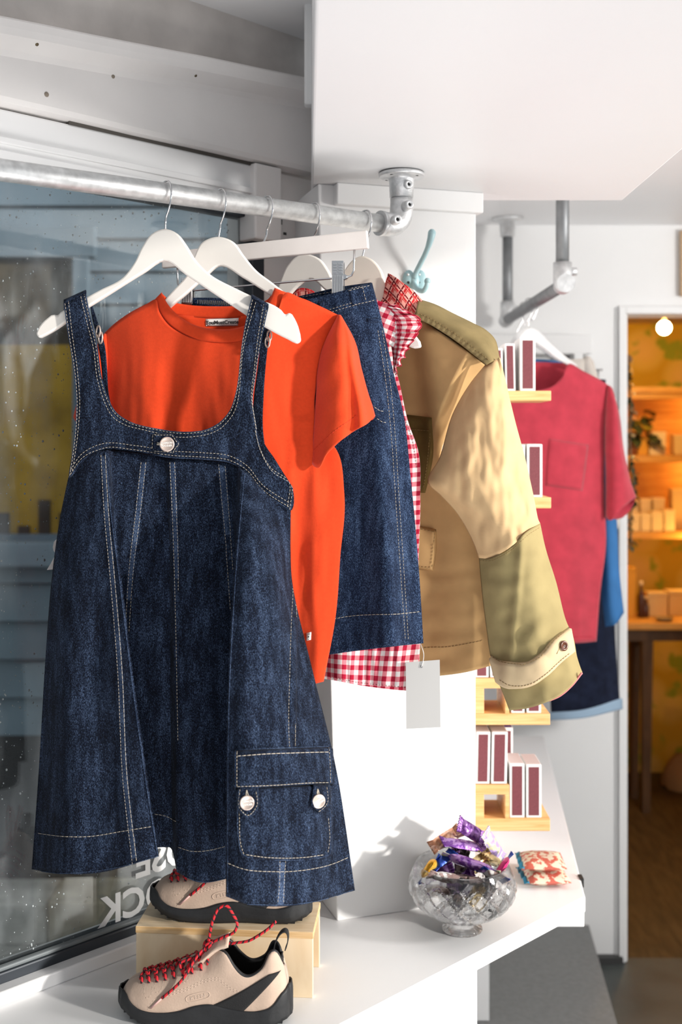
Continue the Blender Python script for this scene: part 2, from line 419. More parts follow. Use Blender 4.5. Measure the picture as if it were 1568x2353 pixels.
# window: frame, pane with rain, lettering
alu = mat('dark_grey_window_frame', (.035, .042, .052), .4, .2)
win = thing('window_1', None, None, wp(-.5, 0, ZB)); win['kind'] = 'structure'
mb = MB(); wbox(mb, tR-.022, tR+.012, -.045, .002, ZB-.03, ZH); wbox(mb, tL, tR, -.045, .002, ZB-.03, ZB+.006); wbox(mb, tL, tR, -.045, -.004, ZH-.012, ZH)
tag(build('window_frame', mb, alu, win, bevel=.003))
mb = MB(); wbox(mb, tL, tR-.022, -.014, -.001, ZB+.006, ZB+.014)
tag(build('window_gasket', mb, mat('grey_gasket', (.16,.18,.19), .5), win, bevel=.003))
glass = bpy.data.materials.new('wet_window_glass'); glass.use_nodes = True
nt = glass.node_tree; nt.nodes.clear(); N = nt.nodes.new; L = nt.links.new
tr = N('ShaderNodeBsdfTransparent'); tr.inputs[0].default_value = (.93,.96,.96,1); gl = N('ShaderNodeBsdfGlossy'); gl.inputs['Roughness'].default_value = .02
df = N('ShaderNodeBsdfDiffuse'); df.inputs[0].default_value = (.75,.80,.84,1)
fr = N('ShaderNodeFresnel'); fr.inputs[0].default_value = 1.5
mx = N('ShaderNodeMixShader'); L(fr.outputs[0], mx.inputs[0]); L(tr.outputs[0], mx.inputs[1]); L(gl.outputs[0], mx.inputs[2])
tc = N('ShaderNodeTexCoord'); mp = N('ShaderNodeMapping'); mp.inputs['Scale'].default_value = (1.6,1.6,.5); L(tc.outputs['Object'], mp.inputs[0])
ns = N('ShaderNodeTexNoise'); ns.inputs['Scale'].default_value = 9; ns.inputs['Detail'].default_value = 6; L(mp.outputs[0], ns.inputs['Vector'])
rp = N('ShaderNodeValToRGB'); rp.color_ramp.elements[0].position = .45; rp.color_ramp.elements[0].color = (.02,)*3+(1,); rp.color_ramp.elements[1].position = .8; rp.color_ramp.elements[1].color = (.16,)*3+(1,)
L(ns.outputs['Fac'], rp.inputs[0])
mx2 = N('ShaderNodeMixShader'); L(rp.outputs[0], mx2.inputs[0]); L(mx.outputs[0], mx2.inputs[1]); L(df.outputs[0], mx2.inputs[2])
out = N('ShaderNodeOutputMaterial'); L(mx2.outputs[0], out.inputs[0])
mb = MB(); wbox(mb, tL, tR-.01, -.026, -.020, ZB, ZH-.005)
pane = build('window_pane', mb, glass, win)
drop_m = mat('rain_drops', (.85,.88,.90), .1, trans=.15, ior=1.33, spec=1.0)
mb = MB(); rr = random.Random(3)
for k in range(3200):
    t = rr.uniform(-.5, tR-.04); z = ZB + (ZH-ZB)*rr.random()
    r = rr.choice([.0004,.0005,.0006,.0007,.0009,.0012,.0017]) * rr.uniform(.8,1.25)
    c = wp(t, -.0262, z); mb.ball(c, (r, r, r*rr.uniform(1,1.4)), 6)
d = build('rain_drops', mb, drop_m, pane); d['kind'] = 'stuff'
mb = MB(); wbox(mb, tL, tR+.04, .0, .030, ZL, ZB-.012)
struct('trim_window_sill', mb, ledge_paint, bevel=.003)

def text_mb(body, size, extrude=.0004, offset=0.0, align='LEFT', bold=0.0):
    cu = bpy.data.curves.new('text', 'FONT'); cu.body = body; cu.size = size; cu.extrude = extrude; cu.offset = bold; cu.align_x = align; cu.resolution_u = 3
    ob = bpy.data.objects.new('text', cu); COL.objects.link(ob)
    dg = bpy.context.evaluated_depsgraph_get(); me = ob.evaluated_get(dg).to_mesh()
    b = MB(); b.add([v.co.copy() for v in me.vertices], [tuple(p.vertices) for p in me.polygons], 0, None, False)
    ob.evaluated_get(dg).to_mesh_clear(); bpy.data.objects.remove(ob); bpy.data.curves.remove(cu)
    return b
vinyl_white = mat('white_vinyl_letters', (.85,.86,.86), .5)
def pane_letters(body, px_right, py_base, size, lean=0.0):
    """lettering on the outer face of the glass, reads from the street"""
    t = wt(px_right, -.027); p = wp(t, -.0185); z = EYE - (py_base - HZ)*p.y/F
    b = text_mb(body, size, .0002, bold=.002)
    o = MB(); o.add([wp(t - v.x, -.0190 + v.z, z + v.y) for v in b.v], b.f, 0, None, False)
    return build('lettering', o, vinyl_white, pane)
pane_letters('OCK', 388, 2072, .074)
pane_letters('OSE', 434, 1976, .074)
pane_letters('R', 160, 1302, .078)

# white wall beside the glass carries a double socket
sp = thing('wall_socket', 'white double plug socket on the wall behind the rail, beside the window frame', 'socket', wp(wt(680), .0, EYE+.17))
mb = MB(); wbox(mb, wt(628), wt(735), -.002, .010, EYE+.125, EYE+.215); build('face_plate', mb, plastic_white, sp, bevel=.003)
for qx, qy, w_, h_ in ((632,519,4,7),(646,510,3.5,10),(639,541,5,5),(655,537,5,5),(695,525,6,6),(713,520,6,6)):
    p0 = wp(wt(qx,.010), .010); z = EYE - (qy-HZ)*p0.y/F; t = wt(qx,.010); s_ = p0.y/F
    mb = MB(); wbox(mb, t-w_*s_*.9, t+w_*s_*.9, .0095, .0108, z-h_*s_*.6, z+h_*s_*.6); build('pin_hole', mb, darkhole, sp)

# pillar with capital, the shop wall running back behind it, back wall and doorway
def pil(mb, z0, z1, l0, l1, r0, r1, grow=0.0):
    def q(l, r):
        d = Vector((r.x-l.x, r.y-l.y, 0)).normalized(); n = Vector((-d.y, d.x, 0))
        return [l - d*grow - n*grow, r + d*grow - n*grow, r + d*grow + n*.22, l - d*grow + n*.22]
    mb.prism([Vector((p.x,p.y,z0)) for p in q(l0,r0)], [Vector((p.x,p.y,z1)) for p in q(l1,r1)])
bl, br = P(775, 2118, 2.232), P(1094, 2072, 2.327)
tl, trr = P(731, 470, 2.232), P(1095, 500, 2.327)
mb = MB(); pil(mb, ZL, ZS, bl, tl, br, trr)
struct('wall_pillar', mb, white_wall, bevel=.003)
mb = MB(); pil(mb, EYE+.463, ZS, P(783,470,2.235), P(783,470,2.235), P(1096,480,2.32), P(1096,480,2.32), .011)
struct('trim_pillar_cap', mb, white_wall, bevel=.003)
mb = MB(); mb.box((.05, 2.56, 0), (.285, 3.80, 2.6)); struct('wall_left', mb, white_wall)
YB = 3.80
dl, dtop = (1437-CX)*YB/F, EYE + (HZ-722)*YB/F
mb = MB(); mb.box((.10, YB, .012), (dl, YB+.12, 2.6)); mb.box((dl, YB, dtop), (3.3, YB+.12, 2.6)); mb.box((dl+.82, YB, 0), (3.3, YB+.12, dtop))
struct('wall_back', mb, white_wall)
mb = MB(); a0 = (1421-CX)*YB/F; w2 = (1455-CX)*YB/F
mb.box((a0, YB-.016, 0), (dl, YB, dtop+.026)); mb.box((dl, YB-.016, dtop), (dl+.90, YB, dtop+.026)); mb.box((dl-.004, YB-.010, 0), (dl+.006, YB+.12, dtop))
struct('trim_door_frame', mb, white_wall, bevel=.003)
mb = MB(); mb.box((a0-.010, YB-.006, .02), (a0-.004, YB+.001, dtop+.02)); struct('trim_door_shadow_strip', mb, mat('door_shadow_grey', (.66,.66,.66), .8))  # grey strip painted where the shadow line beside the frame falls
mb = MB(); mb.box((.83, YB-.03, .0), (a0+.01, YB, .022)); struct('baseboard_back', mb, mat('dark_skirting', (.05,.05,.05), .6))
mb = MB(); mb.box((2.4, 1.5, 0), (2.5, 3.80, 2.47)); struct('wall_sun_block', mb, white_wall)  # unseen wall, added to keep the sun off the back wall
# framed edge at the far right of the back wall
mb = MB(); x0 = (1561-CX)*YB/F; mb.box((x0, YB-.03, EYE+(HZ-682)*YB/F), (x0+.3, YB-.002, EYE+(HZ-532)*YB/F))
tag(build('wall_frame', mb, wood('pale_oak_frame', (.55,.36,.20), (.68,.48,.30)), loc=(x0+.15, YB, 2.2), bevel=.003), 'pale wooden picture frame hanging on the back wall above the doorway', 'picture frame')

# ledge
poly = [(-1.45,1.060), (-.06,2.442), (.03,2.525), (.290,2.555), (.290,3.63), (.652,3.63), (.508,2.352), (-.85,.98)]
led = thing('display_ledge', 'long white window ledge carrying the shoes, wooden riser and glass bowl', 'ledge', (.0, 2.0, 0))
mb = MB(); mb.slab(poly, ZL-.033, ZL); build('top_board', mb, ledge_paint, led, bevel=.003)
mb = MB(); mb.box((.30, 2.36, ZL-.067), (.508, 2.39, ZL-.034)); build('apron', mb, ledge_paint, led, bevel=.002)
def fp(t, off): q = Vector((.257, 2.127, 0)) + Vector((-.7071,-.7071,0))*t + Vector((-.7071,.7071,0))*off; return (q.x, q.y)
mb = MB(); mb.slab([fp(0,0), fp(1.5,0), fp(1.5,.03), fp(0,.03)], 0.0, ZL-.034); build('front_panel', mb, mat('shaded_white_panel', (.52,.53,.55), .5), led, bevel=.002)  # panel shading is put into a greyer base colour
mb = MB(); mb.box((.374, 3.15, .131), (.413, 3.19, ZL-.034)); build('leg', mb, ledge_paint, led, bevel=.002)
mb = MB(); mb.box((.516, 2.44, ZL-.016), (.524, 2.465, ZL+.003))
tag(build('cable_clip', mb, black_text, loc=(.52, 2.45, ZL-.03)), 'small black clip fixed to the far edge of the white ledge', 'clip')

# outside: building with siding and an amber-lit shopfront, wet pavement
siding = mat('blue_grey_siding', (.165, .225, .28), .6, var=.2, vs=2.5)
siding_light = mat('pale_blue_sill', (.27, .35, .42), .6, var=.15, vs=4)
siding_dark = mat('dark_siding_joint', (.06,.08,.10), .8)
YX = 4.9
def zx(py, Y=YX): return EYE - (py-HZ)*Y/F
bx = thing('house_across', 'blue-grey clad house across the street seen through the wet window', 'house', (-1.2, YX, -.15))
mb = MB(); mb.box((-6, YX+.08, -.15), (.0, YX+.3, 4.6)); build('wall', mb, siding_dark, bx)
mb = MB(); xe = (168-CX)*YX/F
z = zx(1300)
while z < 4.5:
    lo = z > zx(1245) and z < zx(605)
    x0 = xe if lo else -6
    mb.prism([(x0,YX,z),(0,YX,z),(0,YX+.08,z),(x0,YX+.08,z)], [(x0,YX+.03,z+.135),(0,YX+.03,z+.135),(0,YX+.08,z+.135),(x0,YX+.08,z+.135)]); z += .142
build('siding', mb, siding, bx)
mb = MB(); z = zx(1690)
while z < zx(1310):
    mb.prism([(-6,YX,z),(0,YX,z),(0,YX+.08,z),(-6,YX+.08,z)], [(-6,YX+.035,z+.155),(0,YX+.035,z+.155),(0,YX+.08,z+.155),(-6,YX+.08,z+.155)]); z += .165
build('lower_siding', mb, mat('lower_siding_paint', (.20,.28,.34), .55, var=.15, vs=3), bx)
mb = MB(); mb.box((-6, YX-.07, zx(1300)), (xe+.25, YX+.08, zx(1243))); build('sill', mb, siding_light, bx, bevel=.01)
mb = MB(); mb.box((-6, YX-.02, zx(592)), (xe+.10, YX+.08, zx(520))); mb.box((xe, YX-.02, zx(1245)), (xe+.07, YX+.08, zx(592))); build('window_surround', mb, siding, bx, bevel=.006)
amber = mat('amber_blind', (.34,.21,.022), .8, var=.6, vs=5, stretch=(1,1,1.2), emit=(.34,.20,.015), es=.2)
mb = MB(); mb.box((-6, YX+.05, zx(1245)), (xe, YX+.085, zx(790))); build('blind', mb, amber, bx)
mb = MB(); mb.box((-6, YX+.05, zx(790)), (xe, YX+.085, zx(592))); build('blind_head', mb, mat('brown_blind_head', (.075,.055,.03), .8, var=.6, vs=6), bx)
bar_m = mat('dark_bars', (.05,.04,.03), .8)
for k in range(14):
    mb = MB(); mb.box((-2.4+k*.09, YX+.030, zx(1243)), (-2.4+k*.09+.05, YX+.048, zx(1150+30*(k % 3)))); build('window_slat', mb, bar_m, bx)
mb = MB(); mb.box((-6, YX-.01, -.15), (0, YX+.09, zx(1690))); build('plinth', mb, mat('black_plinth', (.016,.017,.018), .7, var=.5, vs=6), bx)
mb = MB(); mb.slab([(-6,6.0), (.04,6.0), (.04,2.62), (-3.8,-1.2), (-6,-1.2)], -.25, -.15)
struct('ground_pavement', mb, mat('wet_pavement', (.22,.22,.20), .3, var=.6, vs=2.6, bump=.2, bs=20))
for k, (px, py, w_, h_, c_, nm, lb) in enumerate(((45, 2100, .26, .20, (.55,.54,.50), 'stone_planter', 'pale stone planter on the wet pavement outside, nearest the left edge'),
        (215, 2090, .30, .17, (.42,.38,.28), 'stone_planter', 'buff stone planter on the wet pavement outside, below the dress hem'))):
    c = P(px, py, 4.35); mb = MB(); mb.slab([(c.x-w_/2,4.25),(c.x+w_/2,4.25),(c.x+w_/2,4.5),(c.x-w_/2,4.5)], -.15, c.z+h_*.4)
    tag(build(nm, mb, mat('planter_stone', c_, .8, var=.3, vs=9), loc=(c.x,4.35,-.15), bevel=.01), lb, 'planter')
# ------------------------------------------------------------------ clothes rail on its bracket
RA, RE = Vector((-.51, 1.69, EYE+.403)), Vector((.082, 2.115, EYE+.403))
RD = (RE-RA).normalized(); RP = Vector((RD.y, -RD.x, 0))            # along the rail, and across it towards the room
def railpt(px):
    k = (px-CX)/F; t = (k*RA.y - RA.x)/(RD.x - k*RD.y); return RA + RD*t
RR = .0168
rail = thing('clothes_rail', 'galvanised tube clothes rail hung under the white soffit in front of the window', 'clothes rail', (.09, 2.12, ZS))
mb = MB(); mb.tube([RA - RD*.75, RA, RE], RR, 24); build('tube', mb, steel, rail)
EL = RE + RD*.022
fl_top = Vector((EL.x+.004, EL.y+.004, ZS))
mb = MB()
pts = [RE - RD*.012, RE + RD*.008]
for k in range(9):
    a = math.pi/2*k/8; c = RE + RD*.010 + Vector((0,0,.030)); pts.append(c + RD*.030*math.sin(a) - Vector((0,0,.030*math.cos(a))))
VX = pts[-1]; pts += [VX + Vector((0,0,.012)), VX + Vector((0,0,.022))]
mb.tube(pts, [.0225,.0225]+[.0222]*9+[.0215,.0215], 24)
mb.tube([RE - RD*.013, RE - RD*.006], .0235, 24)
build('elbow', mb, cast, rail)
elbow = rail.children[-1]
def set_screw(par, c, d, r=.0085):
    d = d.normalized(); M = d.to_track_quat('Z','Y').to_matrix(); b = MB()
    b.lathe([(0,.003),(r*.42,.003),(r*.42,.0075),(r*.85,.0075),(r,.005),(r*1.12,-.012)], 20, c, M=M)
    o = build('screw_boss', b, cast, par)
    h = MB(); h.lathe([(0,.0042),(r*.40,.0042)], 6, c, M=M); build('hex_socket', h, darkhole, par)
set_screw(elbow, P(912, 505, 2.075), Vector((.25,-.95,-.05)))
set_screw(elbow, P(939, 471, 2.105), Vector((.35,-.93,.0)))
mb = MB(); mb.tube([VX + Vector((0,0,.01)), Vector((VX.x, VX.y, ZS-.01))], .0162, 24); build('riser_tube', mb, steel, rail)
mb = MB(); mb.lathe([(0,-.0015),(.0405,-.0015),(.043,-.003),(.043,-.008),(.040,-.010),(.0255,-.0115),(.0238,-.016),(.0225,-.048),(.0165,-.050)], 40, (VX.x, VX.y, ZS))
flg = build('flange', mb, cast, rail)
set_screw(flg, Vector((VX.x+.010, VX.y-.0195, ZS-.028)), Vector((.4,-.9,0)))
for a in (-2.2, -.6, .9, 2.5):
    mb = MB(); mb.lathe([(0,-.0108),(.0035,-.0108),(.0045,-.0088)], 10, (VX.x+.033*math.cos(a), VX.y+.033*math.sin(a), ZS)); build('fixing_hole', mb, darkhole, flg)

# ------------------------------------------------------------------ hangers
HK = [railpt(x) for x in (380, 505, 612, 720, 838)]
PL = [Plane(h.x, h.y, a) for h, a in zip(HK, (5, 6, 12, 15, 18))]
def hook(par, C, top):
    """wire hook from the hanger top over the rail at C"""
    z = Vector((0,0,1))
    b = [(0,-.050),(.003,-.040),(.012,-.029),(.0195,-.014),(.0212,0),(.0185,.0105),(.011,.0172),(.0,.0188),(-.011,.0165),(-.0185,.008),(-.0205,-.004)]
    pts = [top, top + (C - z*.05 - top)*.5] + [C + RP*x + z*y for x, y in b]
    pts = [Vector(p) for p in cr([tuple(p) for p in pts], 50)]
    m = MB(); m.tube(pts, .00165, 8); m.tube([top - z*.006, top + z*.003], .0024, 8)
    build('hook', m, chrome, par)
def plate_mb(outline, pl, depth, w0=0.0, n=None):
    """a board cut to an outline, standing in a hanging plane"""
    m = MB(); fr = [pl.pt(x, y, 0) - pl.n*(-depth/2 - w0) for x, y in outline]; bk = [pl.pt(x, y, 0) - pl.n*(depth/2 - w0) for x, y in outline]
    m.prism(bk, fr); return m
def smooth_outline(keys, n):
    return [p[:2] for p in cr([(*k,) for k in keys], n)]
def coat_hanger(i, name, label, upper, lower, m=hanger_white, depth=.013, notch=None):
    pl = PL[i]; top = pl.pt(*upper[len(upper)//2])
    t = thing(name, label, 'clothes hanger', (HK[i].x, HK[i].y, HK[i].z - .06), 'white wooden hangers on the window rail')
    outline = smooth_outline(upper, 90) + smooth_outline(lower, 60)
    b = plate_mb(outline, pl, depth)
    build('hanger_body', b, m, t, bevel=.0028)
    ux = min(upper, key=lambda q: q[1]); hook(t, HK[i], pl.pt(ux[0], ux[1]+3))
    return t
up1 = [(85,768),(92,752),(112,731),(126,723),(133,727),(139,720),(150,713),(230,668),(285,638),(310,606),(330,566),(352,537),(380,527),(408,537),(428,562),(452,600),(485,632),(540,662),(600,690),(634,704),(650,716),(656,725),(664,719),(682,742),(690,768)]
lo1 = [(692,784),(686,790),(664,781),(612,754),(520,694),(430,634),(379,600),(330,628),(250,678),(180,722),(118,765),(92,778)]
h1 = coat_hanger(0, 'clothes_hanger', 'white wooden hanger nearest the camera, holding the denim dress straps', up1, lo1)
up2 = [(352,735),(372,700),(400,668),(432,632),(448,590),(466,558),(502,545),(538,557),(560,586),(590,622),(624,648),(650,668),(672,684),(690,700)]
lo2 = [(688,714),(670,708),(650,696),(620,678),(560,640),(505,612),(470,640),(425,680),(395,705),(360,745)]
h2 = coat_hanger(1, 'clothes_hanger', 'white wooden hanger inside the orange t-shirt, second along the rail', up2, lo2)
# bar hanger with two clips (skirt hanger)
h3 = thing('clip_hanger', 'greyish white bar hanger with two chrome clips gripping the denim skirt', 'clothes hanger', (HK[2].x, HK[2].y, HK[2].z-.06))
p3 = PL[2]
build('bar', plate_mb([(374,581),(845,530),(848,571),(374,617)], p3, .012), hanger_grey, h3, bevel=.002)
hook(h3, HK[2], p3.pt(606, 558))
mb = MB(); wpts = [(815,574),(814,600),(813,622),(808,633),(796,637),(700,645),(560,657),(440,668),(416,664),(409,652),(408,630),(408,612)]
mb.tube([p3.pt(*q) for q in wpts], .0018, 8); build('clip_wire', mb, chrome, h3)
def clip(cx, y0, y1, wpx):
    m = MB(); sc = p3.pt(cx, 640).y/F
    def R(x0, x1, a, b, w0, w1):
        q = [p3.pt(cx+x0, a), p3.pt(cx+x1, a), p3.pt(cx+x1, b), p3.pt(cx+x0, b)]
        m.prism([p + p3.n*w0 for p in q], [p + p3.n*w1 for p in q])
    h = wpx/2; ym = y0 + (y1-y0)*.42
    R(-h, h, y0, ym, .003, .0065); R(-h, h, ym, y1, .003, .0062); R(-h, h, y0+2, y1, -.0065, -.003)
    for k in range(5):
        x = -h + wpx*(k+.5)/5; R(x-wpx*.06, x+wpx*.06, ym+2, y1-3, .006, .0082)
    for k in range(4):
        yy = y0 + 6 + (ym-y0-8)*k/4; R(-h*.82, -h*.12, yy, yy+5, .0062, .0085); R(h*.12, h*.82, yy, yy+5, .0062, .0085)
    o = build('clip', m, chrome, h3, bevel=.0006)
    g = MB(); q = [p3.pt(cx-h*.9, y1-4), p3.pt(cx+h*.9, y1-4), p3.pt(cx+h*.9, y1+1), p3.pt(cx-h*.9, y1+1)]
    g.prism([p+p3.n*.001 for p in q], [p+p3.n*.0062 for p in q]); build('grip_pad', g, mat('red_grip', (.55,.10,.06), .6), o)
    s = MB(); a = p3.pt(cx+h, 637); s.tube([a + p3.d*.001 - p3.n*.006, a + p3.d*.001 + p3.n*.006], .0045, 14); s.tube([a+p3.d*.004 - p3.n*.004, a+p3.d*.004+p3.n*.004], .003, 10); build('spring', s, chrome, o)
clip(778, 600, 678, 27); clip(432, 640, 700, 26)
up4 = [(600,760),(625,700),(645,650),(662,612),(684,590),(706,585),(735,595),(756,622),(772,655),(810,690),(865,725),(930,757),(952,768),(966,785)]
lo4 = [(969,798),(955,801),(930,790),(870,755),(800,705),(750,668),(714,642),(690,655),(660,690),(630,740),(610,772)]
h4 = coat_hanger(3, 'clothes_hanger', 'white wooden hanger holding the gingham blouse, its arm tip poking out of the ruffle', up4, lo4)
up5 = [(735,700),(760,680),(785,640),(800,612),(815,596),(833,589),(856,597),(876,620),(888,655),(905,690),(960,730),(1040,780)]
lo5 = [(1040,800),(960,765),(900,735),(866,712),(840,690),(800,690),(750,720)]
h5 = coat_hanger(4, 'clothes_hanger', 'cream wooden hanger inside the khaki jacket, last before the rail bracket', up5, lo5, hanger_cream)
# ------------------------------------------------------------------ cloth tools
def sheet(rows, pl, n, m, wf=None, kn=None):
    """rows of (px, py[, w]) on a hanging plane -> grid of points in space with UV in metres"""
    R = [cr([(q[0], q[1], q[2] if len(q) > 2 else 0.0) for q in r], n) for r in rows]
    if kn is None:
        kn = [0.0]
        for a, b in zip(R, R[1:]): kn.append(kn[-1] + max(sum(math.dist(p[:2], q[:2]) for p, q in zip(a, b))/n, 1e-3))
    C = [cr([r[j] for r in R], m, kn) for j in range(n)]
    G = []; UV = []
    for i in range(m):
        g = []; u = []; acc = 0.0
        for j in range(n):
            x, y, w = C[j][i]; s, t = j/(n-1), i/(m-1)
            if wf: w += wf(s, t, x, y)
            g.append(pl.pt(x, y, w))
            u.append([acc, 0]); 
            if j: 
                acc += (g[j]-g[j-1]).length; u[j][0] = acc
        mid = u[n//2][0]
        G.append(g); UV.append([(a-mid, 0) for a, _ in u])
    acc = [0.0]*n
    for i in range(m):
        for j in range(n):
            if i: acc[j] += (G[i][j]-G[i-1][j]).length
        av = acc[n//2]
        UV[i] = [(UV[i][j][0], .5*acc[j] + .5*av) for j in range(n)]
    return G, UV
def puff(D, p=2.2): return lambda s: D*(1 - abs(2*s-1)**p)
def nz(x, y, z=0.0): return noise.noise(Vector((x, y, z)))
def body(rows, pl, n, m, D=.03, wf=None, back=None, mi=0, Db=None, p=2.4):
    """closed garment body: front sheet and back sheet meeting at the sides"""
    b = MB(); f = puff(D, p); Dbk = D if Db is None else Db
    G, UV = sheet(rows, pl, n, m, lambda s,t,x,y: f(s) + (wf(s,t,x,y)*min(1, 8*s, 8*(1-s)) if wf else 0))
    b.grid(G, mi, UV)
    fb = puff(Dbk, p); br = back or rows
    G2, UV2 = sheet(br, pl, n, m, lambda s,t,x,y: -fb(s) + (.4*wf(1-s,t,x,y)*min(1, 8*s, 8*(1-s)) if wf else 0))
    b.grid([list(reversed(r)) for r in G2], mi, [list(reversed(r)) for r in UV2])
    return b
CAM = Vector((0,0,EYE))
def hit(bv, px, py):
    d = (P(px,py,1) - CAM).normalized(); h = bv.ray_cast(CAM, d)
    if h[0] is None: return None
    nn = h[1] if h[1].dot(d) < 0 else -h[1]
    return h[0], nn
def stitch(mb, bv, path, mi=1, dash=4.6, gap=2.9, r=.00046, lift=.0017, n=None, straight=False, jit=0.0):
    """a row of single stitches lying on a cloth surface along a pixel path"""
    L = sum(math.dist(a, b) for a, b in zip(path, path[1:])); N_ = max(int(L/1.0), 4)
    pts = cr([tuple(q) for q in path], N_) if not straight else [tuple(q) for q in path]
    if straight:
        o = []
        for a, b in zip(path, path[1:]):
            k = max(int(math.dist(a,b)), 2); o += [(a[0]+(b[0]-a[0])*i/k, a[1]+(b[1]-a[1])*i/k) for i in range(k)]
        pts = o
    acc = 0; start = pts[0]; on = True; 
    for a, b in zip(pts, pts[1:]):
        acc += math.dist(a, b)
        if on and acc >= dash:
            h0, h1 = hit(bv, *start), hit(bv, *b)
            if h0 and h1 and (h0[0]-h1[0]).length < .02:
                p0, p1 = h0[0] + h0[1]*lift, h1[0] + h1[1]*lift
                mb.tube([p0, p1], r, 4, True, mi)
            acc = 0; on = False
        elif not on and acc >= gap: acc = 0; on = True; start = b
def edge(mb, bv, path, r=.0007, mi=2, lift=.0013, straight=False):
    """worn, paler rim along a cloth edge"""
    L = sum(math.dist(a, b) for a, b in zip(path, path[1:])); pts = cr([tuple(q) for q in path], max(int(L/4), 3)) if not straight else []
    if straight:
        for a, b in zip(path, path[1:]):
            k = max(int(math.dist(a, b)/4), 1); pts += [(a[0]+(b[0]-a[0])*i/k, a[1]+(b[1]-a[1])*i/k) for i in range(k+1)]
    run = []
    for q in pts + [None]:
        h = hit(bv, *q) if q else None
        if h is None or (run and (h[0]+h[1]*lift - run[-1]).length > .012):
            if len(run) > 1: mb.tube(run, r, 5, True, mi)
            run = []
        if h: run.append(h[0] + h[1]*lift)
def seam(mb, bv, A, B, mi=2, n=60):
    """flat-felled seam strip, paler than the cloth, between two pixel paths"""
    p = patch(bv, list(zip(*[cr(A, n), cr(B, n)])), 5, n, .0019, 0, .0009); mb.join(p, mi)
def patch(bv, rows, n, m, lift=.003, bulge=0.0, edge=.0005):
    """cloth patch sewn on a surface: follows it, raised by lift, sealed to it along the edge"""
    R = [cr([tuple(q) for q in r], n) for r in rows]; kn = None
    C = [cr([r[j] for r in R], m) for j in range(n)]; G = []; UV = []
    last = None
    for i in range(m):
        g = []; u = []
        for j in range(n):
            h = hit(bv, *C[j][i]); e = min(i, m-1-i, j, n-1-j)
            if h is None: h = last
            last = h; l = lift if e > 0 else edge
            bu = bulge*math.sin(math.pi*i/(m-1))*math.sin(math.pi*j/(n-1))
            g.append(h[0] + h[1]*(l + bu)); u.append((C[j][i][0]*.0007, -C[j][i][1]*.0007))
        G.append(g); UV.append(u)
    b = MB(); b.grid(G, 0, UV); return b
def disc(bv, px, py, r, th, rim=True, tilt=None):
    h = hit(bv, px, py); h = (h[0], (h[1]*.35 + Vector((.10, -.99, .05))*.65).normalized()); M = h[1].to_track_quat('Z','Y').to_matrix(); b = MB()
    b.lathe([(0,th),(r*.80,th),(r*.86,th*1.25),(r*.97,th*1.1),(r,th*.6),(r*.95,0)], 36, h[0] + h[1]*.0028, M=M); return b, h
def face_text(h, lines, size, lift, spin=0.0, bv=None):
    nn = h[1]; ax = Vector((0,0,1)).cross(nn).normalized(); ay = nn.cross(ax).normalized(); o = MB()
    c_, s_ = math.cos(spin), math.sin(spin); ax, ay = ax*c_ + ay*s_, ay*c_ - ax*s_
    for k, tx in enumerate(lines):
        b = text_mb(tx, size, .00015, bold=size*.02, align='CENTER'); yo = (len(lines)-1)*.5*size*1.05 - k*size*1.05 - size*.35
        vs = []
        for v in b.v:
            q = h[0] + ax*v.x + ay*(v.y + yo)
            if bv:
                g = bv.ray_cast(q + nn*.02, -nn); q = g[0] if g[0] is not None else q
            vs.append(q + nn*(lift + v.z))
        o.add(vs, b.f, 0, None, False)
    return o
# ------------------------------------------------------------------ denim pinafore dress
p1 = PL[0]
dress = thing('denim_dress', 'dark denim pinafore dress with pleated skirt and cargo pocket, nearest on the rail', 'dress', (HK[0].x+.05, HK[0].y, EYE-.3))
DM = [denim_dress, thread, denim_faded]
outer = [(147,699),(158,775),(172,865),(176,935),(171,1015),(159,1098),(186,1060),(238,1033),(310,1037),(395,1052),(470,1056),(530,1064),(566,1084),(604,1132),(668,1174),(671,1117),(628,1087),(602,1044),(587,979),(580,922),(587,868),(602,775),(617,708)]
inner = [(198,676),(207,723),(223,792),(234,868),(249,915),(268,948),(300,969),(335,980),(368,986),(400,991),(440,992),(470,988),(500,974),(520,955),(531,938),(538,918),(545,890),(549,865),(552,835),(555,805),(559,775),(567,730),(578,686)]
def bw(s, t, x, y):
    up = max(0, (920-y)/240); w = .012 + .010*math.sin(math.pi*min(max((x-150)/520,0),1)) + .004*nz(x*.012, y*.009)
    return w + .004*up
mid_ = [tuple(.5*(a+b) for a, b in zip(o_, i_)) + (.003,) for o_, i_ in zip(outer, inner)]
rows = [[o_ + (.0,) for o_ in outer], mid_, [i_ + (.0,) for i_ in inner]]
# strip from the outer edge to the neckline; piecewise spacing keeps the pairs together
def strip(rows, pl, sub, m, wf):
    kn = list(range(len(rows[0]))); n = (len(rows[0])-1)*sub + 1
    R = [cr([q for q in r], n, kn) for r in rows]; C = [cr([r[j] for r in R], m, [k for k in range(len(rows))]) for j in range(n)]
    G = []; UV = []
    for i in range(m):
        G.append([pl.pt(C[j][i][0], C[j][i][1], C[j][i][2] + wf(j/(n-1), i/(m-1), C[j][i][0], C[j][i][1])) for j in range(n)])
        UV.append([(C[j][i][0]*.0007, -C[j][i][1]*.0007) for j in range(n)])
    b = MB(); b.grid(G, 0, UV); return b
bod = strip(rows, p1, 7, 17, bw)
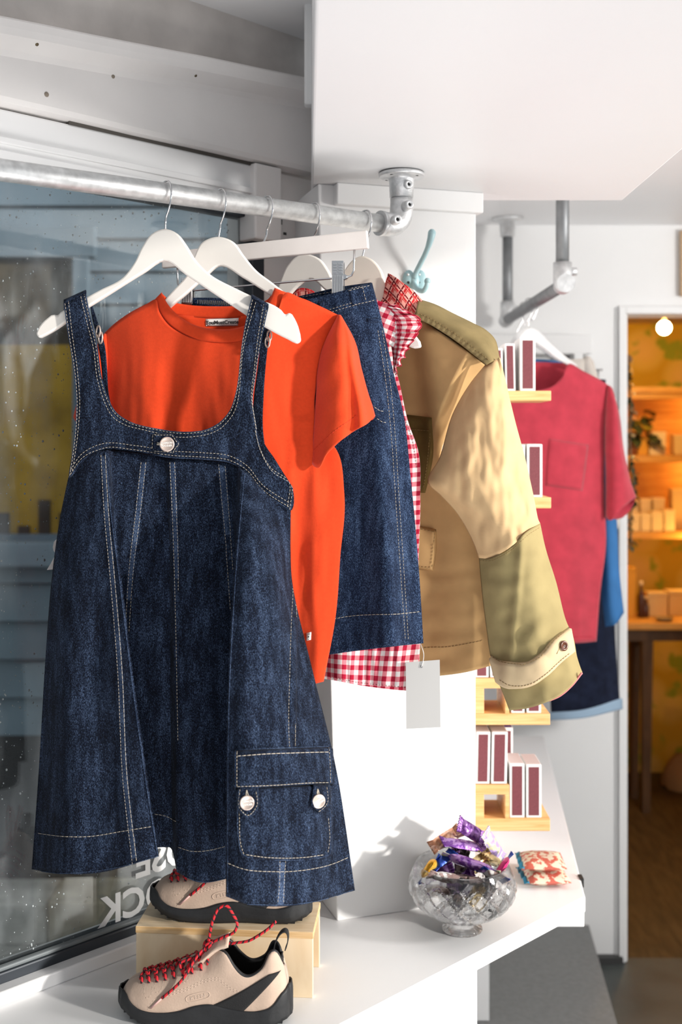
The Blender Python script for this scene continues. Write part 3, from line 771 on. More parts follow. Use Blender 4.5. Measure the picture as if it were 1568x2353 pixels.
# straps lap over the hanger arm: short returns to the back
for a, b_, back in (((147,699),(198,676), (.0)), ((578,686),(617,708), .0)):
    R0 = [(a[0]+(b_[0]-a[0])*k/8, a[1]+(b_[1]-a[1])*k/8) for k in range(9)]
    G = []
    for w, dy in ((.0165,0),(.013,-6),(.004,-9),(-.006,-8),(-.013,0),(-.014,24)):
        G.append([p1.pt(x, y+dy, w) for x, y in R0])
    bod.grid(G)
bv = bod.bvh(); st = MB(); st.join(bod)
def off(path, dx, dy): return [(x+dx, y+dy) for x, y in path]
def inset(pa, pb, f): return [(a[0]+(b[0]-a[0])*f, a[1]+(b[1]-a[1])*f) for a, b in zip(pa, pb)]
def insetpx(pa, pb, d):
    o = []
    for a, b in zip(pa, pb):
        l = math.dist(a, b); f = min(d/l, .45); o.append((a[0]+(b[0]-a[0])*f, a[1]+(b[1]-a[1])*f))
    return o
stitch(st, bv, insetpx(inner, outer, 4)); stitch(st, bv, insetpx(inner, outer, 13))
stitch(st, bv, insetpx(outer[:6], inner[:6], 4)); stitch(st, bv, insetpx(outer[:6], inner[:6], 13))
stitch(st, bv, insetpx(outer[14:], inner[14:], 4)); stitch(st, bv, insetpx(outer[14:], inner[14:], 13))
yoke = [(163,1092),(188,1056),(238,1031),(310,1035),(395,1048),(470,1052),(530,1060),(566,1080),(604,1126),(666,1168)]
stitch(st, bv, off(yoke,0,-2)); stitch(st, bv, [(x, y-12) for x, y in yoke])
edge(st, bv, insetpx(inner, outer, 1.2)); edge(st, bv, insetpx(outer[:6], inner[:6], 1.2)); edge(st, bv, insetpx(outer[14:], inner[14:], 1.2)); edge(st, bv, off(yoke, 0, 3))
bodice = build('bodice', st, DM, dress, thick=.0022, weld=.0)
# back of the straps and the yoke behind
mb = MB()
for L_, R_ in (([(206,690),(213,735),(222,770),(232,830),(238,900),(245,960)], [(213,705),(226,745),(240,790),(246,850),(249,900),(262,960)]),
               ([(604,735),(599,790),(592,850),(584,910),(582,965),(592,1040)], [(630,715),(618,780),(610,850),(606,910),(604,980),(618,1080)])):
    A, B = cr(L_, 20), cr(R_, 20)
    mb.grid([[p1.pt(a[0]+(b[0]-a[0])*k/5, a[1]+(b[1]-a[1])*k/5, -.016 - .004*t/20) for k in range(6)] for t, (a, b) in enumerate(zip(A, B))])
mb.grid([[p1.pt(x, y+ (1-abs(2*i/30-1)**2)*14*(1-k/8), -.022) for i in range(31) for x in [176+ (600+5.6*k-176)*i/30]] for k in range(9) for y in [1012+ 88*k/8]])
bbv = mb.bvh(); bk = MB(); bk.join(mb)
build('back_straps', bk, DM, dress, thick=.0022)
def ring(px, py, rx, tilt):
    b = MB(); c = p1.pt(px, py, -.010); pts = []
    for k in range(24):
        a = 2*math.pi*k/24; pts.append(c + p1.d*(rx*.55*math.cos(a)) + Vector((0,0,rx*math.sin(a))) + p1.n*(rx*.7*math.cos(a)*tilt))
    b.tube(pts, .0014, 8, False, 0, True); build('strap_ring', b, button_metal if tilt > 0 else button_dark, dress)
ring(226, 762, .0095, 1); ring(231, 776, .0095, 1); ring(619, 772, .0085, 1); ring(615, 786, .0085, 1)
# skirt: two lapped front flaps over a recessed pleat
def rowL(y): pass
YS = [0, .14, .38, .62, .84, 1.0]
left  = [(158,1098),(141,1180),(119,1340),(104,1540),(89,1790),(74,1997)]
Lmid1 = [(185,1058),(185,1180),(170,1340),(160,1540),(150,1800),(140,2008)]
Lmid2 = [(218,1040),(225,1180),(228,1340),(235,1540),(240,1800),(240,2003)]
Ledge = [(246,1035),(258,1180),(279,1340),(303,1540),(336,1780),(364,1968)]
Lret  = [(262,1036),(262,1180),(270,1340),(285,1540),(300,1780),(320,1950)]
rec   = [(300,1040),(318,1180),(335,1340),(345,1540),(358,1780),(376,1946)]
Cret  = [(370,1048),(380,1180),(382,1340),(385,1540),(388,1780),(396,1952)]
Cedge = [(386,1052),(392,1180),(400,1340),(404,1540),(407,1780),(408,2004)]
Cmid  = [(450,1056),(455,1180),(458,1340),(460,1540),(462,1780),(465,2028)]
Rund  = [(525,1063),(535,1180),(545,1340),(550,1540),(552,1780),(550,2012)]
Rret  = [(545,1072),(552,1180),(556,1340),(552,1540),(548,1780),(548,2030)]
Redge = [(555,1078),(549,1180),(538,1340),(527,1540),(522,1780),(521,2060)]
Rm1   = [(580,1100),(585,1200),(580,1350),(575,1560),(572,1790),(585,2080)]
Rm2   = [(620,1142),(628,1230),(635,1360),(650,1560),(670,1790),(690,2079)]
Rend  = [(668,1174),(667,1262),(676,1370),(722,1560),(778,1800),(815,2046)]
W = {'l':[0,.0,.0,0,0,0],'m1':[.014,.024,.036,.044,.050,.054],'m2':[.018,.034,.050,.060,.068,.072],'e':[.020,.044,.066,.078,.088,.094],
     'r':[.006,-.006,-.012,-.016,-.018,-.020],'rc':[.003,-.016,-.024,-.026,-.028,-.030],'cr':[.004,-.014,-.022,-.026,-.028,-.03],'ce':[.010,-.004,-.006,-.004,.0,.002],
     'cm':[.011,.000,-.003,.0,.002,.006],'ru':[.008,-.010,-.018,-.022,-.024,-.024],'rr':[.014,.020,.026,.030,.034,.036],'re':[.024,.068,.104,.124,.136,.142],
     'a':[.026,.070,.108,.128,.140,.146],'b':[.020,.044,.072,.088,.098,.104],'n':[0,0,0,0,0,0]}
cols = list(zip((left,Lmid1,Lmid2,Ledge,Lret,rec,Cret,Cedge,Cmid,Rund,Rret,Redge,Rm1,Rm2,Rend), ('l','m1','m2','e','r','rc','cr','ce','cm','ru','rr','re','a','b','n'), (1,12,12,5,9,9,9,5,12,12,9,6,9,14,14)))
m_ = 90; Cc = [cr([(q[0], q[1], w) for q, w in zip(c, W[k])], m_, YS) for c, k, _ in cols]
# gentle folds, hem kept crisp at the pleat edges (piecewise-linear across the edges, smooth elsewhere)
G = []; UV = []
segs = [(0,3),(3,5),(5,7),(7,9),(9,11),(11,14)]
for i in range(m_):
    pts = []
    for a, b in segs:
        ctl = [Cc[k][i] for k in range(a, b+1)]; n = 10*(b-a) + 1
        s_ = cr([(q[0], q[1], q[2]) for q in ctl], n, list(range(len(ctl))))
        pts += s_ if a == 0 else s_[1:]
    t = i/(m_-1); g = []
    for x, y, w in pts:
        pk = .004*t*math.sin(x*.045 + 2.2*nz(x*.006, y*.0015)) + .0035*nz(x*.02, y*.006) + (.0016*nz(x*.06, y*.035) if y > 1905 else .0008*nz(x*.05, y*.03))
        e = min(1, max(0, (x-left[0][0]+60)/60)); g.append(p1.pt(x, y, w + pk*min(1, 3*t+.1)))
    G.append(g); UV.append([(p[0]*.0007, -p[1]*.0007) for p in pts])
sk = MB(); sk.grid(G, 0, UV)
# back of the skirt
Gb = []
for i in range(30):
    t = i/29; a = cr(left, 30, YS)[i]; b = cr(Rend, 30, YS)[i]; r = []
    for j in range(40):
        s = j/39; x = a[0] + (b[0]-a[0])*s; y = a[1] + (b[1]-a[1])*s - t*85*math.sin(math.pi*s); r.append(p1.pt(x, y, -(.014+.012*t)*(1-abs(2*s-1)**2.6)))
    Gb.append(list(reversed(r)))
sk.grid(Gb, 0, [[(p.x, p.z) for p in r] for r in Gb])
skb = sk.bvh(); so = MB(); so.join(sk)
def ln(a, b, dx=0): return [(x+dx, y) for x, y in a]
# flat-felled seams, then double stitching
for A_, B_ in (([(231,1046),(239,1180),(254,1340),(270,1540),(282,1790),(304,1990)],[(245,1046),(253,1180),(268,1340),(284,1540),(296,1790),(318,1986)]),
        ([(323,1062),(310,1180),(296,1300),(289,1380)],[(338,1062),(325,1180),(310,1300),(300,1380)]), ([(389,1062),(395,1180),(402,1330)],[(404,1062),(409,1180),(413,1330)]),
        ([(501,1066),(508,1150),(516,1230)],[(520,1070),(526,1150),(532,1230)]), ([(640,1980),(639,2030),(635,2079)],[(656,1980),(654,2030),(652,2079)])): seam(so, skb, A_, B_)
edge(so, skb, [(77,1999),(135,2006),(210,2002),(290,1988),(362,1967)]); edge(so, skb, [(410,2006),(440,2019),(470,2026),(518,2018)]); edge(so, skb, [(523,2060),(545,2072),(600,2078),(690,2076),(760,2062),(812,2044)])
edge(so, skb, [(562,1090),(552,1200),(541,1350),(530,1540),(525,1780),(524,2050)]); edge(so, skb, [(243,1040),(256,1180),(277,1340),(301,1540),(334,1780),(362,1960)])
# double stitching
for path, d in (([(243,1050),(253,1180),(272,1340),(281,1600),(290,1800),(301,1985)], 12),):
    path = [(232,1046),(240,1180),(255,1340),(270,1540),(281,1790),(303,1990)]
    path2 = [(243,1046),(251,1180),(266,1340),(282,1540),(294,1790),(316,1986)]
    stitch(so, skb, [(x-10, y) for x, y in path2]); stitch(so, skb, path2, dash=9, gap=2)
    pass
stitch(so, skb, [(336,1062),(323,1180),(308,1300),(297,1450)]); stitch(so, skb, [(325,1062),(312,1180),(298,1300),(290,1420)])
stitch(so, skb, [(391,1062),(397,1180),(404,1400),(410,1700)], dash=5); stitch(so, skb, [(402,1062),(407,1180),(411,1300),(411,1360)])
stitch(so, skb, [(503,1066),(510,1150),(520,1260),(530,1400)]); stitch(so, skb, [(518,1070),(524,1150),(531,1240),(536,1310)])
stitch(so, skb, [(668,1262),(672,1330),(668,1420),(664,1550),(663,1700),(664,1716)]); stitch(so, skb, [(676,1345),(680,1420),(679,1550),(677,1716)], dash=8, gap=2)
stitch(so, skb, [(663,1419),(681,1415)], dash=30, gap=1, r=.0009); stitch(so, skb, [(663,1668),(681,1666)], dash=30, gap=1, r=.0009)
stitch(so, skb, [(642,1978),(641,2030),(637,2078)]); stitch(so, skb, [(655,1978),(652,2030),(650,2078)])
stitch(so, skb, [(80,1913),(140,1921),(210,1921),(280,1910),(352,1898)], dash=8, gap=1.2); stitch(so, skb, [(356,1870),(380,1874),(408,1888)], dash=7, gap=2)
stitch(so, skb, [(411,1946),(440,1955),(480,1953),(518,1944)], dash=7, gap=2); stitch(so, skb, [(524,1982),(560,1996),(620,2002),(690,2000),(760,1986),(804,1968)], dash=8, gap=1.2)
for rws in ([[(548+0,1)]],): pass
skirt = build('skirt', so, DM, dress, thick=.0022)
# pocket opening welt on the side seam
wl = patch(skb, [[(668,1415),(683,1413)],[(665,1500),(682,1500)],[(663,1600),(681,1600)],[(663,1668),(681,1666)]], 5, 30, .0028)
build('side_pocket_welt', wl, DM, dress, thick=.0012)
# cargo pocket
pk = patch(skb, [[(544,1811),(640,1807),(758,1803)],[(546,1860),(650,1860),(759,1860)],[(549,1930),(650,1935),(760,1930)],[(556,1962),(650,1972),(756,1966)],[(566,1970),(650,1976),(744,1971)]], 40, 36, .007, .006)
pkb = pk.bvh(); po = MB(); po.join(pk)
stitch(po, pkb, [(551,1812),(552,1880),(556,1945),(562,1964)], dash=5); stitch(po, pkb, [(753,1880),(756,1930),(752,1958)], dash=5)
stitch(po, pkb, [(566,1963),(600,1968),(650,1971),(700,1969),(748,1963)], dash=6, gap=2)
edge(po, pkb, [(546,1816),(547,1860),(550,1930),(558,1961),(570,1969),(650,1974),(740,1969),(754,1964),(758,1930),(757,1860)], .0008)
pocket = build('cargo_pocket', po, DM, dress, thick=.002)
both = MB(); both.join(pk); both.join(sk); bb = both.bvh()
fp_ = patch(bb, [[(541,1724),(640,1720),(758,1716)],[(541,1770),(640,1768),(760,1762)],[(541,1812),(640,1808),(762,1803)]], 36, 16, .010, .003, .002)
fb = fp_.bvh(); fo = MB(); fo.join(fp_)
stitch(fo, fb, [(545,1737),(600,1733),(680,1730),(755,1728)], dash=9, gap=1.5, r=.0006); stitch(fo, fb, [(546,1728),(546,1770),(546,1808)]); stitch(fo, fb, [(755,1720),(757,1760),(758,1798)])
stitch(fo, fb, [(546,1807),(640,1803),(700,1799),(758,1798)], dash=6, gap=2)
edge(fo, fb, [(542,1725),(640,1721),(757,1717),(760,1762),(761,1802),(640,1807),(542,1811),(542,1770),(542,1725)], .0008, straight=True)
flap = build('pocket_flap', fo, DM, pocket, thick=.002)
bb2 = MB(); bb2.join(fp_); bb2.join(both); bb2 = bb2.bvh()
def tabp(rows_, sts, btn, spin, rim_):
    q = patch(pkb, rows_, 9, 14, .0058, .0, .0050); qb = q.bvh(); o = MB(); o.join(q)
    for s_ in sts: stitch(o, qb, s_, dash=4, gap=2.2)
    edge(o, qb, rim_, .0007, straight=True)
    t = build('button_tab', o, DM, flap, thick=.0016)
    b, h = disc(qb, *btn, .0109, .0030); build('button', b, button_metal, t)
    stm = MB(); a = hit(qb, btn[0]-1, btn[1]-27); stm.tube([a[0]+a[1]*.001, h[0]+h[1]*.001], .0012, 6)
    for d_ in (-3, 3): 
        c = hit(qb, btn[0]+d_, btn[1]-16); stm.tube([a[0]+a[1]*.0015, c[0]+c[1]*.001], .0007, 5)
    build('buttonhole', stm, thread, t)
    return h
h_ = tabp([[(551,1812),(571,1812),(592,1811)],[(549,1840),(571,1840),(592,1840)],[(549,1858),(571,1868),(591,1857)],[(562,1868),(570,1877),(578,1868)]], [[(553,1815),(552,1856),(570,1873),(588,1855),(588,1815)]], (568,1843), .0, [(550,1814),(549,1858),(570,1877),(591,1857),(591,1813)])
build('button_text', face_text(h_, ['DAMSON', 'MADDER.'], .0042, .0062, .04), white_cotton, flap)
h_ = tabp([[(716,1806),(735,1806),(754,1805)],[(711,1835),(733,1835),(754,1834)],[(709,1848),(730,1858),(753,1848)],[(722,1860),(728,1868),(740,1860)]], [[(719,1809),(713,1846),(729,1864),(750,1846),(750,1809)]], (730,1840), .0, [(715,1808),(709,1848),(728,1868),(753,1848),(753,1807)])
build('button_text', face_text(h_, ['DAMSON', 'MADDER.'], .0042, .0062, .42), white_cotton, flap)
# neckline tab and button
tb = patch(bv, [[(352,998),(375,996),(398,998),(403,1003)],[(352,1014),(375,1014),(400,1016),(413,1020)],[(351,1038),(375,1041),(396,1042),(404,1036)]], 20, 14, .004)
tbb = tb.bvh(); o = MB(); o.join(tb); stitch(o, tbb, [(354,1000),(396,1000),(410,1020),(398,1039),(354,1036)], dash=5, gap=2, straight=True); stitch(o, tbb, [(353,1000),(352,1036)])
tab = build('front_tab', o, DM, dress, thick=.0018)
b, h_ = disc(tbb, 385, 1021, .0120, .003); build('button', b, button_metal, tab)
build('button_text', face_text(h_, ['DAMSON', 'MADDER.'], .0042, .0062, .05), white_cotton, tab)
b = MB(); a, c = hit(tbb, 361, 1021), hit(tbb, 376, 1021); b.tube([a[0]+a[1]*.001, c[0]+c[1]*.001], .0012, 6); d = hit(tbb, 362, 1017); b.tube([d[0]+d[1]*.001, c[0]+c[1]*.001], .0008, 5); build('buttonhole', b, thread, tab)
# ------------------------------------------------------------------ orange t-shirt
p2 = PL[1]
tee = thing('orange_tshirt', 'bright orange short-sleeved t-shirt hanging between the denim dress and the denim skirt', 't-shirt', (HK[1].x+.05, HK[1].y, EYE-.1))
TM = [orange_jersey, mat('orange_stitch', (.62,.05,.02), .8)]
neckF = [(372,672),(380,690),(396,712),(420,733),(455,750),(500,757),(545,754),(582,740),(606,715),(620,690),(632,662)]
seamF = [(357,688),(366,716),(386,745),(416,766),(455,781),(500,787),(550,784),(594,768),(622,740),(640,710),(657,672)]
top = [(236,770),(262,745),(300,718),(340,697)] + seamF + [(690,684),(735,703),(780,725)]
def tf(s, t, x, y):
    k = min(1, t*2.5)
    return k*(.015*math.sin(x*.024 + .4 + 1.6*nz(3, y*.0016)) + .010*nz(x*.016, y*.0045) + .004*nz(x*.05,y*.012,8)) + .003*nz(x*.012, y*.012, 4) + (.012*math.exp(-((x-712-(y-1000)*.05)/26)**2)*k if y > 960 else 0)
rowsT = [top,
  [(222,845),(360,800),(500,812),(640,800),(745,795)],
  [(214,905),(360,890),(500,900),(640,890),(727,880)],
  [(214,1000),(360,1000),(500,1000),(640,990),(732,975)],
  [(216,1060),(360,1060),(500,1060),(650,1060),(779,1045)],
  [(214,1130),(360,1130),(500,1130),(650,1130),(791,1130)],
  [(212,1290),(360,1290),(500,1290),(650,1290),(782,1280)],
  [(206,1440),(360,1445),(500,1445),(650,1440),(771,1420)],
  [(200,1570),(360,1590),(500,1595),(650,1590),(744,1566)]]
topB = [(236,770),(262,745),(300,718),(340,697),(372,684),(400,700),(440,708),(500,711),(560,708),(606,698),(640,680),(690,684),(735,703),(780,725)]
tb_ = body(rowsT, p2, 110, 90, .029, lambda s,t,x,y: tf(s,t,x,y) - .030*max(0,min(1,(y-1000)/250))*max(0,min(1,(640-x)/160)), [topB] + rowsT[1:], 0, .026)
tbv = tb_.bvh(); o = MB(); o.join(tb_)
stitch(o, tbv, [(780,727),(752,775),(734,830),(727,880),(729,940),(735,1000)], dash=60, gap=.5, r=.0006, lift=.0010)
stitch(o, tbv, [(244,765),(262,800),(276,850),(282,920),(282,1000)], dash=60, gap=.5, r=.0006, lift=.0010)
stitch(o, tbv, [(748,1280),(735,1320),(724,1380),(716,1440)], dash=60, gap=.5, r=.0005, lift=.0010)
build('shirt_body', o, TM, tee, thick=.0012)
# ribbed collar: front band and inside back band
mb = MB()
A, B = cr(seamF, 60), cr(neckF, 60)
def colw(j): s = j/59; return .009 + .019*(1-abs(2*s-1)**2.2)
mb.grid([[p2.pt(a[0]+(b[0]-a[0])*k/5, a[1]+(b[1]-a[1])*k/5, colw(j) + .0025*math.sin(math.pi*k/5) + .001 - .004*(k/5)*(1-abs(2*j/59-1))) for k in range(6)] for j, (a, b) in enumerate(zip(A, B))])
bT = [(374,676),(392,692),(420,699),(460,703),(500,704),(545,703),(590,698),(616,688),(633,664)]
bB = [(366,700),(392,720),(425,727),(460,730),(500,731),(545,730),(585,724),(620,710),(640,685)]
A, B = cr(bT, 50), cr(bB, 50)
def cbw(j): s = j/49; return .006 - .026*(1-abs(2*s-1)**2.2)
mb.grid([[p2.pt(a[0]+(b[0]-a[0])*k/5, a[1]+(b[1]-a[1])*k/5, cbw(j) + .001) for k in range(6)] for j, (a, b) in enumerate(zip(A, B))])
# shoulder-top joins of the rib
for q in ((357,688,372,672),(657,672,632,662)): pass
cbv = mb.bvh(); o = MB(); o.join(mb)
stitch(o, cbv, [(x, y+1) for x, y in seamF[1:-1]], dash=7, gap=2, r=.0004, lift=.0010)
col = build('collar', o, TM, tee, thick=.0022)
# inside back and woven label
mb = MB(); ib = [[(380,722),(450,726),(520,728),(590,720),(625,705)],[(376,760),(450,775),(520,778),(590,765),(630,730)],[(380,830),(450,845),(520,845),(590,830),(630,800)]]
G, UV = sheet(ib, p2, 30, 14, lambda s,t,x,y: .004 - .024*(1-abs(2*s-1)**2)); mb.grid(G, 0, UV); ibv = mb.bvh()
build('back_lining', mb, TM, tee, thick=.001)
lb = patch(ibv, [[(473,733),(510,732),(549,731)],[(473,741),(510,741),(548,741)],[(473,750),(510,750),(547,749)]], 14, 6, .0035)
lab = build('neck_label', lb, white_cotton, tee, thick=.0006); lab['label'] = 'white woven neck label with black lettering'
h_ = hit(lb.bvh(), 511, 740.5)
build('label_text', face_text(h_, ['YouMustCreate'], .0088, .0008, .02, lb.bvh()), black_text, lab)
# near sleeve, hanging open
def tube_sleeve(front, back, pl, n, m, Df, Db, wf=None, w0=0.0):
    b = MB(); G, UV = sheet(front, pl, n, m, lambda s,t,x,y: w0 + Df*(1-abs(2*s-1)**2.2)*min(1,t*3+.15) + (wf(s,t,x,y) if wf else 0)); b.grid(G, 0, UV)
    G, UV = sheet(back, pl, n, m, lambda s,t,x,y: w0 - Db*(1-abs(2*s-1)**2.2)*min(1,t*3+.15)); b.grid([list(reversed(r)) for r in G], 0, [list(reversed(r)) for r in UV]); return b
sf = [[(778,723),(781,723.5),(785,727)],
      [(750,780),(783,752),(812,776)],
      [(731,850),(782,830),(831,848)],
      [(727,910),(785,890),(845,900)],
      [(722,985),(775,965),(855,930)],
      [(716,1062),(722,1071),(729,1075),(752,1043),(782,1014),(815,990),(846,972),(862,955)]]
sb = sf[:5] + [[(716,1064),(723,1073),(730,1078),(755,1058),(785,1032),(812,1012),(846,978),(862,957)]]
ts = tube_sleeve(sf, sb, p2, 46, 44, .042, .022, lambda s,t,x,y: .010*math.exp(-((s-.80)/.07)**2)*t*1.3 - .010*math.exp(-((s-.66)/.08)**2)*t + .003*nz(x*.03,y*.02), .004)
tsv = ts.bvh(); o = MB(); o.join(ts)
stitch(o, tsv, [(722,1036),(740,1019),(770,990),(800,968),(826,951)], dash=6, gap=2, r=.0004, lift=.0010)
build('sleeve', o, TM, tee, thick=.0014)
# far sleeve peeps out beyond the dress strap
sf2 = [[(236,770),(240,767),(246,768)],[(206,830),(225,815),(250,830)],[(184,900),(210,890),(246,905)],[(169,958),(176,972),(205,1000),(236,1030)]]
build('sleeve', tube_sleeve(sf2, sf2, p2, 24, 24, .026, .02), TM, tee, thick=.0014)
q = patch(tbv, [[(705,1454),(716,1452)],[(705,1472),(715,1470)]], 5, 6, .004); hl = build('hem_label', q, white_cotton, tee, thick=.0006)
h_ = hit(q.bvh(), 710, 1463); build('label_text', face_text(h_, ['Y.M.C'], .0045, .0008, 1.5, q.bvh()), black_text, hl) if h_ else None

# ------------------------------------------------------------------ denim skirt on the clip hanger
skt = thing('denim_skirt', 'mid-blue denim skirt held by chrome clips, behind the orange t-shirt', 'skirt', (HK[2].x+.03, HK[2].y, EYE-.1))
D3 = [denim_blue, thread]
rows3 = [[(432,694),(560,712),(700,690),(800,665),(855,650)],
 [(428,740),(560,745),(700,730),(800,705),(866,692)],
 [(420,860),(560,860),(700,860),(800,860),(905,860)],
 [(412,980),(560,980),(700,980),(800,970),(929,962)],
 [(406,1100),(560,1100),(700,1100),(800,1100),(943,1090)],
 [(400,1260),(560,1260),(700,1260),(800,1260),(958,1250)],
 [(396,1400),(560,1420),(700,1415),(800,1405),(968,1390)],
 [(394,1500),(560,1525),(700,1512),(800,1498),(900,1486),(973,1478)]]
back3 = [[(432,684),(500,685),(560,692),(640,692),(700,678),(780,660),(853,649)]] + rows3[1:-1] + [[(394,1496),(560,1512),(700,1500),(800,1488),(900,1480),(972,1476)]]
def f3(s, t, x, y): return .046*min(1,.25+t)*(max(0,min(1,(x-660)/(205+t*40)))**1.4 if x < 865+t*40 else max(0,1-((x-865-t*40)/70)**2)) + .004*t*math.sin(x*.035+1) + .004*nz(x*.012, y*.004) + .010*t*math.exp(-((s-.86)/.06)**2)
k3 = body(rows3, p3, 90, 90, .026, f3, back3, 0, .024)
k3v = k3.bvh(); o = MB(); o.join(k3)
stitch(o, k3v, [(700,732),(760,718),(800,706),(866,690)]); stitch(o, k3v, [(702,726),(760,711),(800,699),(864,684)]); stitch(o, k3v, [(640,694),(700,682),(780,668),(853,655)])
stitch(o, k3v, [(868,760),(886,880),(898,1000),(908,1150),(918,1300),(930,1470)]); stitch(o, k3v, [(878,760),(896,880),(907,1000),(916,1150),(926,1300),(937,1470)])
stitch(o, k3v, [(860,935),(872,944),(886,946)], dash=6, gap=2); stitch(o, k3v, [(866,962),(878,970),(890,972)])
stitch(o, k3v, [(766,1422),(800,1416),(860,1412),(910,1411),(966,1405)], dash=7, gap=1.5)
# ladder of overlock stitches inside the waistband
for k in range(20):
    x = 690 + k*4.6; y = 690 - k*1.15
    stitch(o, k3v, [(x, y-9), (x+1, y+6)], dash=13, gap=2, straight=True)
for k in range(22):
    x = 455 + k*4.6; a = hit(k3v, x, 690)
    stitch(o, k3v, [(x, 689+k*.25), (x+.5, 699+k*.3)], dash=9, gap=2, straight=True)
build('skirt_body', o, D3, skt, thick=.0022)
wb_ = patch(k3v, [[(800,664),(826,657),(853,651)],[(806,690),(836,684),(862,680)],[(810,704),(840,698),(866,692)]], 18, 10, .0028)
wv = wb_.bvh(); o = MB(); o.join(wb_); stitch(o, wv, [(833,660),(838,682),(842,696)]); stitch(o, wv, [(806,701),(840,694),(864,688)]); stitch(o, wv, [(803,668),(852,656)])
build('waistband', o, D3, skt, thick=.0018)
q = patch(k3v, [[(841,733),(855,732),(872,730)],[(843,742),(858,741),(875,740)]], 10, 5, .004); build('pocket_welt', q, D3, skt, thick=.0014)
bl_ = patch(k3v, [[(731,697),(746,692)],[(733,716),(748,712)],[(736,740),(751,736)]], 6, 12, .0045); build('belt_loop', bl_, D3, skt, thick=.0016)

# ------------------------------------------------------------------ gingham blouse
p4 = PL[3]
blo = thing('gingham_blouse', 'red and white gingham blouse with frilled cap sleeve, between denim skirt and khaki jacket', 'blouse', (HK[3].x, HK[3].y, EYE-.1))
GM = [gingham, mat('red_overlock', (.36,.01,.03), .8)]
rows4 = [[(612,735),(660,700),(700,690),(760,690),(820,690),(866,688)],
 [(606,790),(700,770),(800,750),(896,745)],
 [(604,850),(700,845),(800,840),(906,835)],
 [(604,910),(700,905),(800,900),(918,880)],
 [(604,970),(700,970),(800,970),(936,962)],
 [(606,1045),(700,1045),(800,1045),(962,1040)],
 [(606,1150),(700,1150),(800,1150),(966,1145)],
 [(606,1300),(700,1300),(800,1300),(962,1300)],
 [(606,1450),(700,1450),(800,1450),(966,1450)],
 [(606,1540),(700,1554),(760,1562),(830,1575),(900,1584),(961,1589)]]
def f4(s,t,x,y): return .008*t*math.sin(x*.05) + .004*nz(x*.03, y*.006) + (.006*nz(x*.09, y*.004, 7)*max(0, min(1,(y-1400)/120)))
k4 = body(rows4, p4, 90, 80, .022, f4, None, 0, .02); k4v = k4.bvh(); o = MB(); o.join(k4)
stitch(o, k4v, [(760,1556),(830,1569),(900,1577),(958,1582)], dash=4, gap=2.5, r=.0005)
stitch(o, k4v, [(908,880),(930,960),(945,1000),(960,1080)], dash=5, gap=2, r=.0005)
build('blouse_body', o, GM, blo, thick=.0012)
# frilled cap sleeve
inr = [(855,690),(872,704),(884,730),(893,760),(900,795),(904,830),(905,852)]
outr = [(905,700),(938,716),(966,738),(958,768),(944,792),(926,825),(907,858)]
A, B = cr(inr, 120), cr(outr, 120); G = []; UV = []
for j, (a, b) in enumerate(zip(A, B)):
    g = []; u = []
    for k in range(14):
        f = k/13; wv_ = f*f
        x = a[0]+(b[0]-a[0])*f; y = a[1]+(b[1]-a[1])*f
        x += wv_*3.5*math.sin(j*.55) ; y += wv_*3.0*math.cos(j*.48)
        g.append(p4.pt(x, y, .020 + .016*math.sin(math.pi*f*.8) + wv_*.009*math.sin(j*.62) )); u.append((j*.0022, f*.055))
    G.append(g); UV.append(u)
mb = MB(); mb.grid(G, 0, UV)
mb.tube([r[-1] for r in G], .0011, 5, True, 1); mb.tube([r[5] for r in G], .0009, 5, True, 1)
build('frilled_sleeve', mb, GM, blo, thick=.001)
# shoulder piece under the frill
q = [[(800,690),(840,676),(868,690),(905,702),(935,716)],[(805,720),(845,715),(880,735),(905,745),(925,750)],[(820,770),(850,770),(885,785),(900,795),(912,800)]]
G, UV = sheet(q, p4, 24, 16, lambda s,t,x,y: .026 + .010*math.sin(math.pi*s)); mb = MB(); mb.grid(G, 0, [[(a*.9+b*.35, b) for a, b in r] for r in UV]); build('shoulder', mb, GM, blo, thick=.0012)
# swing tag on its string
tg = thing('swing_tag', 'blank white card swing tag on a string below the gingham blouse', 'tag', (p4.pt(968,1530).x, p4.pt(968,1530).y, EYE-.45))
def tp(x, y, w=.03): return p4.pt(x, y, w)
mb = MB(); q = [(933,1522),(1011,1516),(1013,1671),(934,1675)]
mb.prism([tp(*k, .026) for k in q], [tp(*k, .0268) for k in q]); build('card', mb, paper_tag, tg)
mb = MB(); mb.tube([tp(969,1532,.0264), tp(969,1532,.0274)], .0022, 12); build('eyelet', mb, mat('tag_eyelet', (.35,.35,.35), .4, .6), tg)
mb = MB(); mb.tube([Vector(p) for p in cr([tuple(tp(*k)) for k in ((966,1478,.02),(970,1488,.027),(974,1502,.028),(973,1518,.028),(969,1532,.028))], 24)], .0006, 5); build('string', mb, white_cotton, tg)

